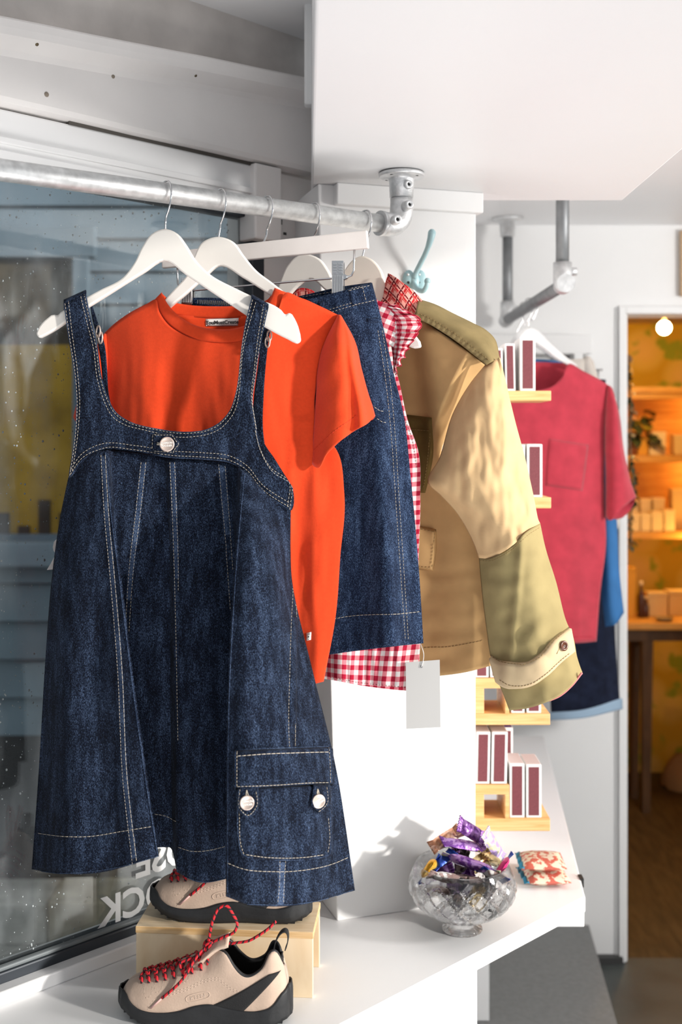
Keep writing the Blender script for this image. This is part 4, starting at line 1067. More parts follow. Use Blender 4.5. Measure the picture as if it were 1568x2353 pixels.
# ------------------------------------------------------------------ khaki jacket
p5 = PL[4]
jac = thing('khaki_jacket', 'patchwork khaki and olive cotton jacket with red plaid collar, last on the window rail', 'jacket', (HK[4].x+.1, HK[4].y, EYE-.1))
JM = [khaki, khaki_thread]
rows5 = [[(770,720),(830,705),(890,705),(960,732),(1010,762),(1060,797),(1117,840)],
 [(772,800),(850,800),(920,800),(985,815),(1020,830),(1060,850),(1094,868)],
 [(774,880),(850,880),(920,880),(985,885),(1010,890),(1040,905),(1066,915)],
 [(776,960),(850,960),(920,958),(970,958),(1000,962),(1020,968),(1036,975)],
 [(780,1060),(850,1060),(920,1060),(970,1060),(990,1064),(1004,1066),(1012,1070)],
 [(780,1180),(850,1180),(920,1180),(980,1180),(1010,1180),(1030,1180),(1092,1180)],
 [(780,1300),(850,1300),(920,1300),(980,1300),(1030,1300),(1060,1300),(1128,1300)],
 [(780,1430),(850,1432),(920,1435),(980,1435),(1040,1432),(1080,1428),(1135,1424)],
 [(782,1550),(850,1556),(920,1558),(980,1556),(1010,1553),(1070,1545),(1127,1530)]]
def f5(s,t,x,y):
    fold = .075*(1/(1+math.exp(-(x-(955+max(0,(y-730))*.17 if y<960 else 994))/9)))*max(0, min(1, (1085-y)/160))*min(1,max(0,(y-700)/60))
    return fold + .008*t*math.sin(x*.03+.6) + .007*nz(x*.014, y*.006, 3) + .005*nz(x*.012,y*.03,9)*(1 if y > 1300 else .3)
k5 = body(rows5, p5, 100, 100, -.028, f5, None, 0, .055); k5v = k5.bvh(); o = MB(); o.join(k5)
stitch(o, k5v, [(975,1488),(1030,1486),(1080,1478),(1116,1470)], dash=6, gap=2, r=.0005)
stitch(o, k5v, [(1058,1190),(1075,1260),(1095,1370),(1112,1470)], dash=40, gap=.6, r=.0005, lift=.0010)
build('jacket_body', o, JM, jac, thick=.002)
# pockets on the body
q = patch(k5v, [[(905,951),(950,955),(994,960)],[(905,1040),(950,1045),(996,1050)],[(905,1126),(945,1130),(978,1132)]], 24, 24, .004, .003)
qv = q.bvh(); o = MB(); o.join(q); stitch(o, qv, [(925,984),(960,988),(992,990)], mi=1, dash=5, gap=2); stitch(o, qv, [(990,995),(984,1060),(974,1125)], dash=5, gap=2)
c = build('chest_pocket', o, [olive_dark, khaki_thread], jac, thick=.002); c['label'] = 'dark olive chest pocket'
q = patch(k5v, [[(950,1208),(980,1212),(1003,1217)],[(950,1260),(980,1262),(1003,1264)],[(950,1303),(975,1308),(996,1311)]], 16, 16, .006, .003)
qv = q.bvh(); o = MB(); o.join(q); stitch(o, qv, [(968,1217),(998,1223)], dash=5); stitch(o, qv, [(998,1225),(992,1303),(960,1301)], dash=5, straight=True)
build('pocket_flap', o, JM, jac, thick=.002)
# olive shoulder yoke rolled over the top
yt = [(962,688),(1000,700),(1040,720),(1085,742),(1118,760),(1136,778),(1148,822)]
yb = [(953,730),(985,744),(1012,760),(1040,778),(1066,797),(1092,818),(1118,839)]
A, B = cr(yt, 50), cr(yb, 50); mb = MB()
mb.grid([[p5.pt(a[0]+(b[0]-a[0])*k/11, a[1]+(b[1]-a[1])*k/11, .004 + .060*math.sin(math.pi*.5*min(1,k/7.0)) + .0035*nz(a[0]*.02+k*.12, a[1]*.03) + (.0012*math.sin(j*1.9) if k > 8 else 0)) for k in range(12)] for j, (a, b) in enumerate(zip(A, B))])
# back of the shoulder
mb.grid([[p5.pt(a[0]-k*7, a[1]+k*13, .004 - .03*math.sin(math.pi*.5*k/7)) for k in range(8)] for j, a in enumerate(A)])
yv = mb.bvh(); o = MB(); o.join(mb)
stitch(o, yv, [(x-1, y-2) for x, y in yb], dash=40, gap=.5, lift=.0014); stitch(o, yv, [(x+5, y-12) for x, y in yb], dash=5, gap=3, lift=.0014)
y_ = build('shoulder_yoke', o, [olive, khaki_thread], jac, thick=.002); y_['label'] = 'olive shoulder yoke'
# sleeve: pale upper, olive lower
U = [[(1116,839),(1124,834),(1134,829),(1149,822)],
 [(1080,884),(1110,880),(1140,885),(1165,890)],
 [(1044,946),(1090,945),(1140,950),(1181,958)],
 [(1010,1055),(1070,1052),(1140,1055),(1208,1060)],
 [(985,1110),(1050,1110),(1130,1112),(1222,1122)],
 [(1012,1136),(1070,1140),(1140,1145),(1228,1150)],
 [(1052,1180),(1100,1185),(1150,1185),(1233,1178)],
 [(1086,1240),(1120,1240),(1170,1222),(1237,1195)],
 [(1102,1282),(1125,1283),(1150,1272),(1180,1252),(1210,1222),(1241,1203)]]
def fU(s,t,x,y): return .011*nz(x*.014, y*.008, 2) + .006*nz(x*.034, y*.016, 5) + .004*nz(x*.06, y*.03, 1) + .016*math.exp(-((y-1118-(x-985)*.55)/24)**2)*max(0,1-s*1.5) - .014*math.exp(-((y-1172-(x-1060)*.5)/22)**2)*max(0,1-s*1.3)
ku = tube_sleeve(U, U, p5, 60, 70, .050, .026, lambda s,t,x,y: fU(s,t,x,y)*min(1,8*s,8*(1-s)), .055)
kuv = ku.bvh(); o = MB(); o.join(ku)
stitch(o, kuv, [(1117,841),(1083,884),(1048,946),(1022,1010),(1008,1070)], dash=60, gap=.5, r=.0006, lift=.0014)
sl = build('sleeve', o, [tan_pale, khaki_thread], jac, thick=.002)
Lw = [U[-1],
 [(1106,1330),(1150,1325),(1200,1300),(1254,1262)],
 [(1111,1380),(1160,1375),(1215,1360),(1277,1335)],
 [(1120,1450),(1170,1448),(1230,1440),(1299,1422)],
 [(1128,1505),(1180,1515),(1240,1500),(1318,1468)],
 [(1142,1555),(1195,1565),(1250,1545),(1326,1510)],
 [(1160,1600),(1210,1600),(1265,1580),(1334,1535)],
 [(1172,1632),(1215,1627),(1250,1616),(1285,1600),(1312,1578),(1338,1545)]]
def fL(s,t,x,y): return .009*nz(x*.016, y*.008, 8) + .005*nz(x*.03,y*.03,6) + .005*math.exp(-((x-1185+(y-1400)*.09)/10)**2)
kl = tube_sleeve(Lw, Lw[:-1] + [[(1172,1632),(1213,1622),(1248,1609),(1283,1594),(1312,1572),(1338,1545)]], p5, 60, 70, .044, .026, lambda s,t,x,y: (fL(s,t,x,y) + .006)*min(1,8*s,8*(1-s)), .030)
# the lower sleeve starts full: undo the taper at its top
kl = MB()
G, UV = sheet(Lw, p5, 60, 70, lambda s,t,x,y: .055 + .049*(1-abs(2*s-1)**2.2) + fL(s,t,x,y)*min(1,8*s,8*(1-s))); kl.grid(G, 0, UV)
bkr = Lw[:-1] + [[(1172,1632),(1213,1622),(1248,1609),(1283,1594),(1312,1572),(1338,1545)]]
G, UV = sheet(bkr, p5, 60, 70, lambda s,t,x,y: .055 - .026*(1-abs(2*s-1)**2.2)); kl.grid([list(reversed(r)) for r in G], 0, [list(reversed(r)) for r in UV])
klv = kl.bvh(); o = MB(); o.join(kl)
stitch(o, klv, [(1105,1288),(1128,1289),(1152,1279),(1183,1258),(1213,1229),(1240,1212)], dash=4, gap=2, lift=.001)
lo = build('lower_sleeve', o, [olive_pale, khaki_thread], sl, thick=.002); lo['label'] = 'olive lower sleeve panel'
q = patch(klv, [[(1129,1505),(1146,1516),(1175,1521),(1215,1520),(1240,1503),(1270,1470),(1307,1442)],[(1138,1535),(1160,1548),(1195,1552),(1232,1545),(1262,1525),(1290,1497),(1312,1474)],[(1147,1566),(1165,1578),(1195,1581),(1225,1574),(1258,1552),(1290,1522),(1316,1499)]], 60, 14, .008, .003, .001)
qv = q.bvh(); o = MB(); o.join(q); stitch(o, qv, [(1133,1511),(1150,1521),(1175,1526),(1213,1526),(1243,1509),(1272,1476),(1302,1450)], dash=5, gap=2)
stitch(o, qv, [(1150,1562),(1170,1573),(1195,1576),(1225,1569),(1256,1547),(1288,1518),(1310,1500)], dash=5, gap=2)
cu = build('cuff_strap', o, [mat('cream_tan_cotton', (.60,.455,.275), .85, var=.06, vs=20, bump=.2, bs=50), khaki_thread], sl, thick=.002); cu['label'] = 'cream tan cuff strap'
hb = hit(qv, 1294, 1484)
M = hb[1].to_track_quat('Z','Y').to_matrix(); b = MB(); r = .0088
b.lathe([(0,.0022),(r*.45,.0020),(r*.62,.0034),(r*.85,.0036),(r,.0020),(r*.9,0)], 28, hb[0]+hb[1]*.0012, M=M)
bt = build('button', b, horn, cu)
b = MB()
for dx, dz in ((-.0012,.001),(.0012,-.001)): b.tube([hb[0]+hb[1]*.003+Vector((dx,0,dz)), hb[0]+hb[1]*.0042+Vector((dx,0,dz))], .0006, 8)
build('button_eye', b, darkhole, bt)
b = MB(); a, c = hit(qv, 1279, 1502), hit(qv, 1286, 1486); b.tube([a[0]+a[1]*.001, c[0]+c[1]*.001], .0009, 5); build('buttonhole', b, khaki_thread, cu)
# red plaid lining showing at the cuff
rim = cr([(1340-2,1547),(1312,1579),(1285,1601),(1262,1611)], 20); mb = MB()
mb.tube([p5.pt(x, y-1, .070) for x, y in rim], .0018, 6); ll = build('cuff_lining', mb, mat('pink_lining', (.70,.22,.22), .8), sl)
# plaid collar
cf = [[(893,628),(905,634),(920,645),(945,664),(971,689)],[(885,662),(905,668),(922,680),(945,698),(966,712)],[(878,690),(900,700),(918,715),(938,734),(960,752)],[(872,700),(892,716),(910,728),(930,742),(957,753)]]
mb = MB(); G, UV = sheet(cf, p5, 26, 26, lambda s,t,x,y: .030 + .014*math.sin(math.pi*min(1,s*1.1)) - .012*(1-t) + .003*nz(x*.04,y*.04)); mb.grid(G, 0, [[(a*.94+b*.30, b*.94-a*.30) for a, b in r] for r in UV])
cs = [[(748,690),(790,706),(830,712),(866,694),(893,632)],[(750,720),(790,730),(830,735),(866,722),(885,690)],[(752,750),(790,755),(830,760),(862,750),(880,720)]]
G, UV = sheet(cs, p5, 30, 14, lambda s,t,x,y: .012 - .026*math.sin(math.pi*s)); mb.grid(G, 0, UV)
cs = [[(660,690),(690,662),(720,668),(742,700)],[(660,720),(690,700),(720,705),(745,730)]]
G, UV = sheet(cs, p5, 16, 8, lambda s,t,x,y: .008); mb.grid(G, 0, UV)
cl = build('collar', mb, plaid, jac, thick=.002); cl['label'] = 'red plaid flannel collar'
# ------------------------------------------------------------------ coat hook on the pillar
def pillar_pt(px, py, w=0.0):
    a, b = Vector((bl.x, bl.y, 0)), Vector((br.x, br.y, 0)); d = (b-a).normalized(); n = Vector((d.y, -d.x, 0)); v = Vector(((px-CX)/F, 1, -(py-HZ)/F))
    return CAM + v*((a.dot(n))/v.dot(n) - w*.95)
hk = thing('coat_hook', 'pale blue enamelled double coat hook screwed to the white pillar', 'coat hook', pillar_pt(952, 645))
mb = MB()
for q in ((940,643),(966,643)):
    mb.ball(pillar_pt(*q, .002), (.0125,.006,.020), 16)
mb.ball(pillar_pt(953,646,.006), (.010,.008,.018), 14)
build('back_plate', mb, hook_blue, hk)
mb = MB(); pts = [(953,640,.008),(957,626,.014),(966,607,.026),(977,585,.042),(986,562,.056),(991,545,.062),(993,535,.062)]
pp = [Vector(p) for p in cr([tuple(pillar_pt(*q)) for q in pts], 30)]
mb.tube(pp, [.0062]*3 + [.0052]*18 + [.0056+.0003*k for k in range(9)], 14); mb.ball(pp[-1], .0078, 12); build('upper_prong', mb, hook_blue, hk)
mb = MB(); pts = [(952,646,.008),(955,658,.016),(963,667,.030),(974,668,.042),(981,657,.048),(983,646,.048)]
pp = [Vector(p) for p in cr([tuple(pillar_pt(*q)) for q in pts], 24)]; mb.tube(pp, .0052, 14); mb.ball(pp[-1], .007, 12); build('lower_prong', mb, hook_blue, hk)
for q in ((939,649),(963,649),(938,631),(964,631)):
    mb = MB(); mb.ball(pillar_pt(*q, .0075), (.0028,.0018,.0028), 10); build('screw', mb, steel if q[1] < 640 else darkhole, hk)

# ------------------------------------------------------------------ wooden riser
pine = wood('pale_plywood', (.74,.55,.34), (.84,.68,.47), (6, 30, 2.5), .55)
ply_edge = wood('plywood_edge', (.62,.38,.16), (.76,.54,.30), (3, 30, 60), .55)
fL_, fR_ = Vector((-.353, 1.948, 0)), Vector((-.048, 1.924, 0)); rd = (fR_-fL_).normalized(); rn = Vector((-rd.y, rd.x, 0)); dep = .125; RH = .112
riser = thing('wooden_riser', 'pale plywood display riser standing on the white ledge behind the front shoe', 'display riser', (-.2, 1.99, ZL))
def rbox(mb, a0, a1, d0, d1, z0, z1):
    q = [fL_ + rd*a0 + rn*d0, fL_ + rd*a1 + rn*d0, fL_ + rd*a1 + rn*d1, fL_ + rd*a0 + rn*d1]
    mb.prism([Vector((p.x,p.y,ZL+z0)) for p in q], [Vector((p.x,p.y,ZL+z1)) for p in q])
W_ = (fR_-fL_).length
mb = MB(); rbox(mb, -.001, W_+.001, -.001, dep+.001, RH-.011, RH); build('top_panel', mb, ply_edge, riser, bevel=.001)
top_ = MB(); rbox(top_, 0, W_, 0, dep, RH-.0005, RH+.0006); build('top_veneer', top_, pine, riser)
for d0 in (0, dep-.012):
    mb = MB(); rbox(mb, 0, W_, d0, d0+.012, 0, RH-.011); build('side_panel', mb, pine, riser, bevel=.001)

# ------------------------------------------------------------------ shoes
suede = mat('beige_suede', (.56,.42,.33), .95, var=.07, vs=30, bump=.2, bs=300, spec=.1, sheen=.3)
suede2 = mat('suede_stitch', (.60,.465,.375), .9)
rubber = mat('black_rubber', (.016,.017,.019), .55, var=.2, vs=40, bump=.15, bs=200)
lining = mat('black_lining', (.008,.008,.008), .95)
lace_m = bpy.data.materials.new('red_black_lace'); lace_m.use_nodes = True
nt = lace_m.node_tree; b_ = nt.nodes['Principled BSDF']; N = nt.nodes.new; L = nt.links.new
tc = N('ShaderNodeTexCoord'); sp_ = N('ShaderNodeSeparateXYZ'); L(tc.outputs['UV'], sp_.inputs[0])
def mth(op, a, b=None, c=None):
    n = N('ShaderNodeMath'); n.operation = op
    for k, q in enumerate((a, b, c)):
        if q is None: continue
        if isinstance(q, (int, float)): n.inputs[k].default_value = q
        else: L(q, n.inputs[k])
    return n.outputs[0]
s1 = mth('FRACT', mth('ADD', mth('MULTIPLY', sp_.outputs[1], 95.0), mth('MULTIPLY', sp_.outputs[0], 1.0)))
s2 = mth('LESS_THAN', s1, .34)
x = N('ShaderNodeMix'); x.data_type = 'RGBA'; L(s2, x.inputs['Factor']); x.inputs[6].default_value = (.60,.012,.022,1); x.inputs[7].default_value = (.02,.012,.016,1)
L(x.outputs[2], b_.inputs['Base Color']); b_.inputs['Roughness'].default_value = .75
SL = .272                                           # length
def lerp_tab(tab, u): return hermite([(v,) for _, v in tab], [k for k, _ in tab], [u])[0][0]
W_tab = [(0,.016),(.03,.026),(.10,.036),(.25,.0415),(.40,.040),(.60,.035),(.80,.034),(.93,.029),(.985,.018),(1,.010)]
TOP = [(0,.043),(.03,.053),(.06,.058),(.12,.063),(.22,.070),(.35,.082),(.48,.098),(.57,.112),(.63,.112),(.68,.094),(.75,.079),(.82,.083),(.87,.095),(.91,.113),(.95,.112),(1,.085)]
CEN = [(0,0),(.5,.0),(.56,.010),(.62,.022),(.70,.029),(.80,.028),(.88,.022),(.95,.014),(1,.004)]
SPR = [(0,.023),(.05,.014),(.12,.007),(.22,.002),(.35,.0),(.6,.001),(.85,.001),(.94,.004),(1,.010)]   # sole lifts at toe and heel
RAND = [(0,.045),(.02,.046),(.045,.038),(.09,.029),(.16,.024),(.26,.023),(.36,.026),(.46,.034),(.54,.036),(.64,.030),(.75,.026),(.85,.027),(.92,.035),(.97,.052),(1,.060)]
XB = [(0,.0),(.1,.001),(.5,0),(.9,-.004),(1,-.014)] # heel leans forward
def shoe_surf(u, v, out=0.0, side=-1):
    """u toe->heel, v sole edge->top line; side -1 is the camera side"""
    w = lerp_tab(W_tab, u) + out; h0 = lerp_tab(SPR, u) + .010; h1 = lerp_tab(TOP, u); c = lerp_tab(CEN, u)
    a = v*math.pi/2
    z = h0 + (h1-h0)*(math.sin(a)**(1.05) if v < 1 else 1)
    k = math.cos(a)**.62 if v < 1 else 0
    y = c + (w-c)*k if u > .5 else w*k
    if u > .5 and v > .55: y = c + (w-c)*k*(1 - .15*math.sin(math.pi*(v-.55)/.45))
    lean = -.012*max(0, v-.3)*max(0, (u-.85)/.15)
    return Vector((SL*(u) + lean, side*y, z))
def make_shoe(name, label):
    sh = thing(name, label, 'shoe', (0,0,0), 'pair of beige suede shoes')
    mb = MB(); nu, nv = 64, 22
    us = [ (k/(nu-1)) for k in range(nu)]
    for side in (-1, 1):
        G = [[shoe_surf(u, v/(nv-1), 0, side) for u in us] for v in range(nv)]
        if side == 1: G = [list(reversed(r)) for r in G]
        mb.grid(G)
    # close the heel
    mb.grid([[shoe_surf(1, v/(nv-1), 0, -1) for v in range(nv)], [shoe_surf(1, v/(nv-1), 0, 1) for v in range(nv)]])
    mb.grid([[shoe_surf(0, v/(nv-1), 0, 1) for v in range(nv)], [shoe_surf(0, v/(nv-1), 0, -1) for v in range(nv)]])
    side_b = mb.bvh()
    def shot(u, z): # point on the camera side at height z
        h = side_b.ray_cast(Vector((SL*u, -.2, z)), Vector((0,1,0))); return (h[0], Vector((0,-1,0)) if h[0] is None else (h[1] if h[1].y < 0 else -h[1])) if h[0] is not None else None
    up = MB(); up.join(mb)
    def sst(path, dash=.004, gap=.0018, r=.0005):
        pts = cr([(u*SL*1000, z*1000) for u, z in path], 400); acc = 0; start = pts[0]; on = True
        for a, b in zip(pts, pts[1:]):
            acc += math.dist(a, b)/1000
            if on and acc >= dash:
                p, q = shot(start[0]/1000/SL, start[1]/1000), shot(b[0]/1000/SL, b[1]/1000)
                if p and q and (p[0]-q[0]).length < .02: up.tube([p[0]+p[1]*.0012, q[0]+q[1]*.0012], r, 4, True, 1)
                on = False; acc = 0
            elif not on and acc >= gap: on = True; acc = 0; start = b
    for dz in (0, .0035):
        sst([(.17,.026+dz),(.22,.040+dz),(.30,.048+dz),(.40,.056+dz),(.52,.070+dz),(.59,.074+dz)])
        sst([(.59,.074+dz),(.66,.060+dz),(.73,.052+dz),(.80,.055+dz),(.85,.062+dz)])
    for u0, z0 in ((.14,.054),(.20,.062),(.28,.068),(.36,.078)):
        sst([(u0,z0),(u0+.02,z0-.012),(u0+.05,z0-.006),(u0+.052,z0+.004)])
    upper = build('upper', up, [suede, suede2, lining], sh, thick=.0028, local=True)
    # inner lining, tongue
    ln_ = MB()
    for side in (-1, 1):
        G = [[(lambda p, q: p + (q-p)*1.0)(shoe_surf(.52+.47*u/30, 1.0, 0, side), None) if False else Vector((shoe_surf(.52+.47*u/30, 1-.75*v/10, 0, side).x, side*max(abs(shoe_surf(.52+.47*u/30, 1-.75*v/10, 0, side).y)-.0035, .001), shoe_surf(.52+.47*u/30, 1-.75*v/10, 0, side).z + .0008*(1-v/10))) for u in range(31)] for v in range(11)]
        ln_.grid(G)
    ln_.slab([(SL*.5,-.030),(SL*.97,-.022),(SL*.97,.022),(SL*.5,.030)], .020, .024)
    build('lining', ln_, lining, sh, thick=.0012, local=True)
    rimp = [shoe_surf(.535+.45*k/60, 1, 0, -1) for k in range(61)]; rimq = [shoe_surf(.985-.45*k/60, 1, 0, 1) for k in range(61)]
    cb = MB(); cb.tube(rimp + rimq, .0031, 8); build('collar_piping', cb, rubber, sh, local=True)
    tg_ = MB(); G = []
    for i in range(22):
        t = i/21; u = .34 + .30*t; zc = lerp_tab(TOP, u if u < .58 else .58) + (.002 + .016*t*t if t > .3 else .003)
        G.append([Vector((SL*u, (j-6)/6*.024*(1-.15*t), zc + .001 - .010*((j-6)/6)**2)) for j in range(13)])
    tg_.grid(G); build('tongue', tg_, [suede, suede2, lining], sh, thick=.006, local=True)
    # rubber rand and sole
    rb = MB()
    for side in (-1, 1):
        G = []
        for v in range(9):
            row = []
            for k in range(nu):
                u = us[k]; hb = lerp_tab(SPR, u); ht = lerp_tab(RAND, u); z = hb + (ht-hb)*v/8
                # find surface at this height
                best = None; 
                for q in range(24):
                    p = shoe_surf(u, q/23*.8, .0, side)
                    if p.z >= z or q == 23: best = p; break
                y = abs(best.y) if z > hb+.012 else lerp_tab(W_tab, u) + .001
                bul = .0030 + .0015*math.sin(math.pi*v/8)
                row.append(Vector((SL*u + (-.004 if u < .02 else 0) + (.003 if u > .98 else 0) + (best.x - SL*u), side*(y + bul), z)))
            G.append(row)
        if side == 1: G = [list(reversed(r)) for r in G]
        rb.grid(G)
    for uu, s_ in ((0, -.004), (1, .003)):
        rows = []
        for v in range(9):
            a = [p for p in (rb.v[v*nu + (0 if uu == 0 else nu-1)],)][0]; b = rb.v[9*nu + v*nu + (nu-1 if uu == 0 else 0)]
            mid = (a+b)/2 + Vector((-.004 if uu == 0 else .003, 0, 0)); rows.append([a, a*.5+mid*.5 + Vector((-.0025 if uu == 0 else .0015,0,0)), mid, b*.5+mid*.5 + Vector((-.0025 if uu == 0 else .0015,0,0)), b])
        rb.grid(rows if uu == 0 else [list(reversed(r)) for r in rows])
    # heel counter and slanting heel strap, on the camera side and mirrored
    build('rand', rb, rubber, sh, thick=.002, local=True)
    so_ = MB(); ring_ = [Vector((SL*u, -(lerp_tab(W_tab,u)+.003), 0)) for u in us] + [Vector((SL*u, lerp_tab(W_tab,u)+.003, 0)) for u in reversed(us)]
    def sz(p): return lerp_tab(SPR, min(max(p.x/SL,0),1))
    so_.prism([Vector((p.x,p.y,sz(p))) for p in ring_], [Vector((p.x,p.y,sz(p)+.012)) for p in ring_]); sole = build('sole', so_, rubber, sh, local=True)
    lg = MB()
    for k in range(22):
        u = .03 + .93*k/21
        if .44 < u < .58: continue
        w = lerp_tab(W_tab, u); z = lerp_tab(SPR, u)
        for side in (-1, 1): 
            y0, y1 = sorted((side*(w+.0035), side*(w-.012))); lg.box((SL*u-.0035, y0, max(z-.0028,0)), (SL*u+.0035, y1, z+.006))
    build('sole_lugs', lg, rubber, sole, local=True)
    for side in (-1, 1):
        st_ = MB(); G = []
        for i in range(16):
            t = i/15; u0 = .54 + .36*t; z0 = .032 + .052*t**1.15; u1 = .72 + .24*t; z1 = .020 + .066*t**1.05; row = []
            for j in range(8):
                f = j/7; u = u0+(u1-u0)*f; z = z0+(z1-z0)*f; h = side_b.ray_cast(Vector((SL*u, side*.2, z)), Vector((0,-side,0)))
                p = h[0] if h[0] is not None else Vector((SL*u, side*.012, z)); row.append(p + Vector((0, side*.0022, 0)))
            G.append(row)
        st_.grid(G); build('heel_strap', st_, mat('black_webbing', (.016,.016,.017), .85, bump=.3, bs=500) if 'black_webbing' not in MATS else MATS['black_webbing'], sh, thick=.002, local=True)
    lp = MB(); G = []
    for k in range(24):
        a = -.4 + 2*math.pi*.93*k/23; c = Vector((SL*.955, 0, .120)); 
        G.append([c + Vector((.010*math.cos(a)*1.0 + .006*math.sin(a), y, .022*math.sin(a)*-1*-1)) for y in (-.008, 0, .008)])
    lp.grid(G); build('pull_loop', lp, MATS['black_webbing'], sh, thick=.0016, local=True)
    # embossed oval with lettering on the side
    h = shot(.47, .047); nn = h[1]; ax = Vector((0,0,1)).cross(nn).normalized()*1; ay = nn.cross(ax).normalized()
    if ax.x < 0: ax = -ax
    c_, s_ = math.cos(.22), math.sin(.22); ax, ay = ax*c_ + Vector((0,0,1))*s_, ay*c_ - ax*s_
    em = MB(); ov = []
    for k in range(40):
        a = 2*math.pi*k/40; q = ax*(.0195*math.copysign(abs(math.cos(a))**.7, math.cos(a))) + ay*(.0058*math.copysign(abs(math.sin(a))**.7, math.sin(a))); g = shot((h[0]+q).x/SL, (h[0]+q).z); ov.append(g[0] + g[1]*.0016)
    em.tube(ov, .0006, 6, False, 0, True)
    tx = text_mb('KEEN', .0088, .0002, bold=.0001, align='CENTER')
    vs = []
    for v in tx.v:
        q = h[0] + ax*v.x*1.15 + ay*(v.y-.0030); g = shot(q.x/SL, q.z); vs.append((g[0] if g else q) + nn*(.0018+v.z))
    em.add(vs, tx.f, 0, None, False); build('side_badge', em, suede2, upper, local=True)
    # laces
    lc = MB(); R_ = .0023
    eye = [(.105,.013),(.150,.016),(.200,.018),(.252,.019),(.305,.020),(.360,.021),(.415,.022),(.470,.022),(.52,.022)]
    def tp_(u, y): 
        hh = side_b.ray_cast(Vector((SL*u, y, .3)), Vector((0,0,-1))); return (hh[0] if hh[0] is not None else Vector((SL*u, y, lerp_tab(TOP,u)))) + Vector((0,0,.0035))
    for i, (u, y) in enumerate(eye[:-1]):
        u2, y2 = eye[i+1]
        for s in (-1, 1):
            a, b = tp_(u, s*y), tp_(u2, -s*y2); m_ = (a+b)/2; m_.z = max(a.z, b.z, tp_((u+u2)/2, 0).z) + .003 + (.0022 if s > 0 else 0)
            lc.tube([Vector(p) for p in cr([tuple(a-Vector((0,-s*.0,.006))), tuple(a), tuple(m_), tuple(b), tuple(b - Vector((0,0,.006)))], 16)], R_, 8)
        # visible loop over the edge on the near side
        a = tp_(u+.012, -y); lc.tube([Vector(p) for p in cr([tuple(a+Vector((-.002,.004,.001))), tuple(a+Vector((0,-.004,0))), tuple(a+Vector((.001,-.009,-.007)))], 8)], R_*1.05, 8)
    K = tp_(.515, -.008) + Vector((0,0,.010))          # the bow's knot
    def LP(pts, r=R_): lc.tube([K + Vector(p) for p in cr(pts, 48)], r, 8)
    LP([(0,0,0),(.003,-.004,.020),(.010,-.008,.048),(.020,-.008,.066),(.030,-.008,.070),(.042,-.008,.056),(.049,-.007,.038),(.044,-.005,.026),(.026,-.002,.016),(.004,0,.004)])
    LP([(0,0,.002),(.014,.002,.008),(.030,.002,.003),(.048,0,.006),(.066,-.002,.010),(.086,-.004,.022),(.100,-.004,.032),(.112,-.004,.044)])
    LP([(0,0,0),(-.010,-.008,-.006),(-.022,-.018,-.020),(-.032,-.026,-.036),(-.044,-.030,-.050),(-.060,-.032,-.064),(-.070,-.033,-.072)])
    LP([(.002,0,-.002),(-.012,-.006,-.012),(-.030,-.012,-.018),(-.044,-.014,-.024),(-.040,-.018,-.034),(-.030,-.016,-.026),(-.016,-.008,-.010)])
    for k in range(3):
        a = k*1.3; lc.tube([K + Vector((.007*math.cos(t+a), .006*math.sin(t+a)*.9, .007*math.sin(t*1.0+a*2))) for t in [2*math.pi*q/14 for q in range(14)]], R_*1.1, 8, False, 0, True)
    laces = build('laces', lc, lace_m, sh, local=True)
    ag = MB(); ag.tube([K+Vector((-.070,-.033,-.072)), K+Vector((-.088,-.034,-.088))], .0016, 8); build('lace_tip', ag, mat('clear_lace_tip', (.75,.45,.42), .15), laces, local=True)
    return sh
shoe = make_shoe('suede_shoe', 'beige suede shoe with red and black laces standing on the white ledge, in front')
shoe.location = ((287-CX)*1.872/F, 1.876, ZL+.0005); shoe.rotation_euler = (0, 0, math.radians(-3))
shoe2 = copy_tree(shoe, ((358-CX)*2.005/F, 2.012, ZL+RH+.001), 'beige suede shoe on top of the wooden riser, half hidden by the denim dress', None, (0,0,math.radians(-5)))

# ------------------------------------------------------------------ cut-glass bowl with wrapped sweets
crystal = mat('cut_crystal', (.97,.98,.99), .02, trans=1.0, ior=1.5)
nt = crystal.node_tree; tr = nt.nodes.new('ShaderNodeBsdfTransparent'); mx = nt.nodes.new('ShaderNodeMixShader'); mx.inputs[0].default_value = .22
nt.links.new(nt.nodes['Principled BSDF'].outputs[0], mx.inputs[1]); nt.links.new(tr.outputs[0], mx.inputs[2]); nt.links.new(mx.outputs[0], nt.nodes['Material Output'].inputs[0])
BC = Vector(((1063-CX)*2.195/F, 2.195, ZL))
bowl = thing('glass_bowl', 'footed cut-glass bowl full of wrapped sweets on the white ledge', 'bowl', BC)
prof = [(.000,.004),(.030,.003),(.037,.0),(.039,.003),(.036,.008),(.024,.014),(.022,.019),(.034,.024),(.062,.033),(.085,.047),(.099,.064),(.105,.083),(.103,.100),(.096,.116),(.0895,.128),(.087,.130),(.0845,.128),(.090,.116),(.097,.100),(.0985,.083),(.093,.066),(.079,.050),(.056,.038),(.028,.030),(.000,.028)]
pf = cr([(r, z) for r, z in prof], 150, list(range(len(prof))))
k_ = 320; vs = []; fs = []
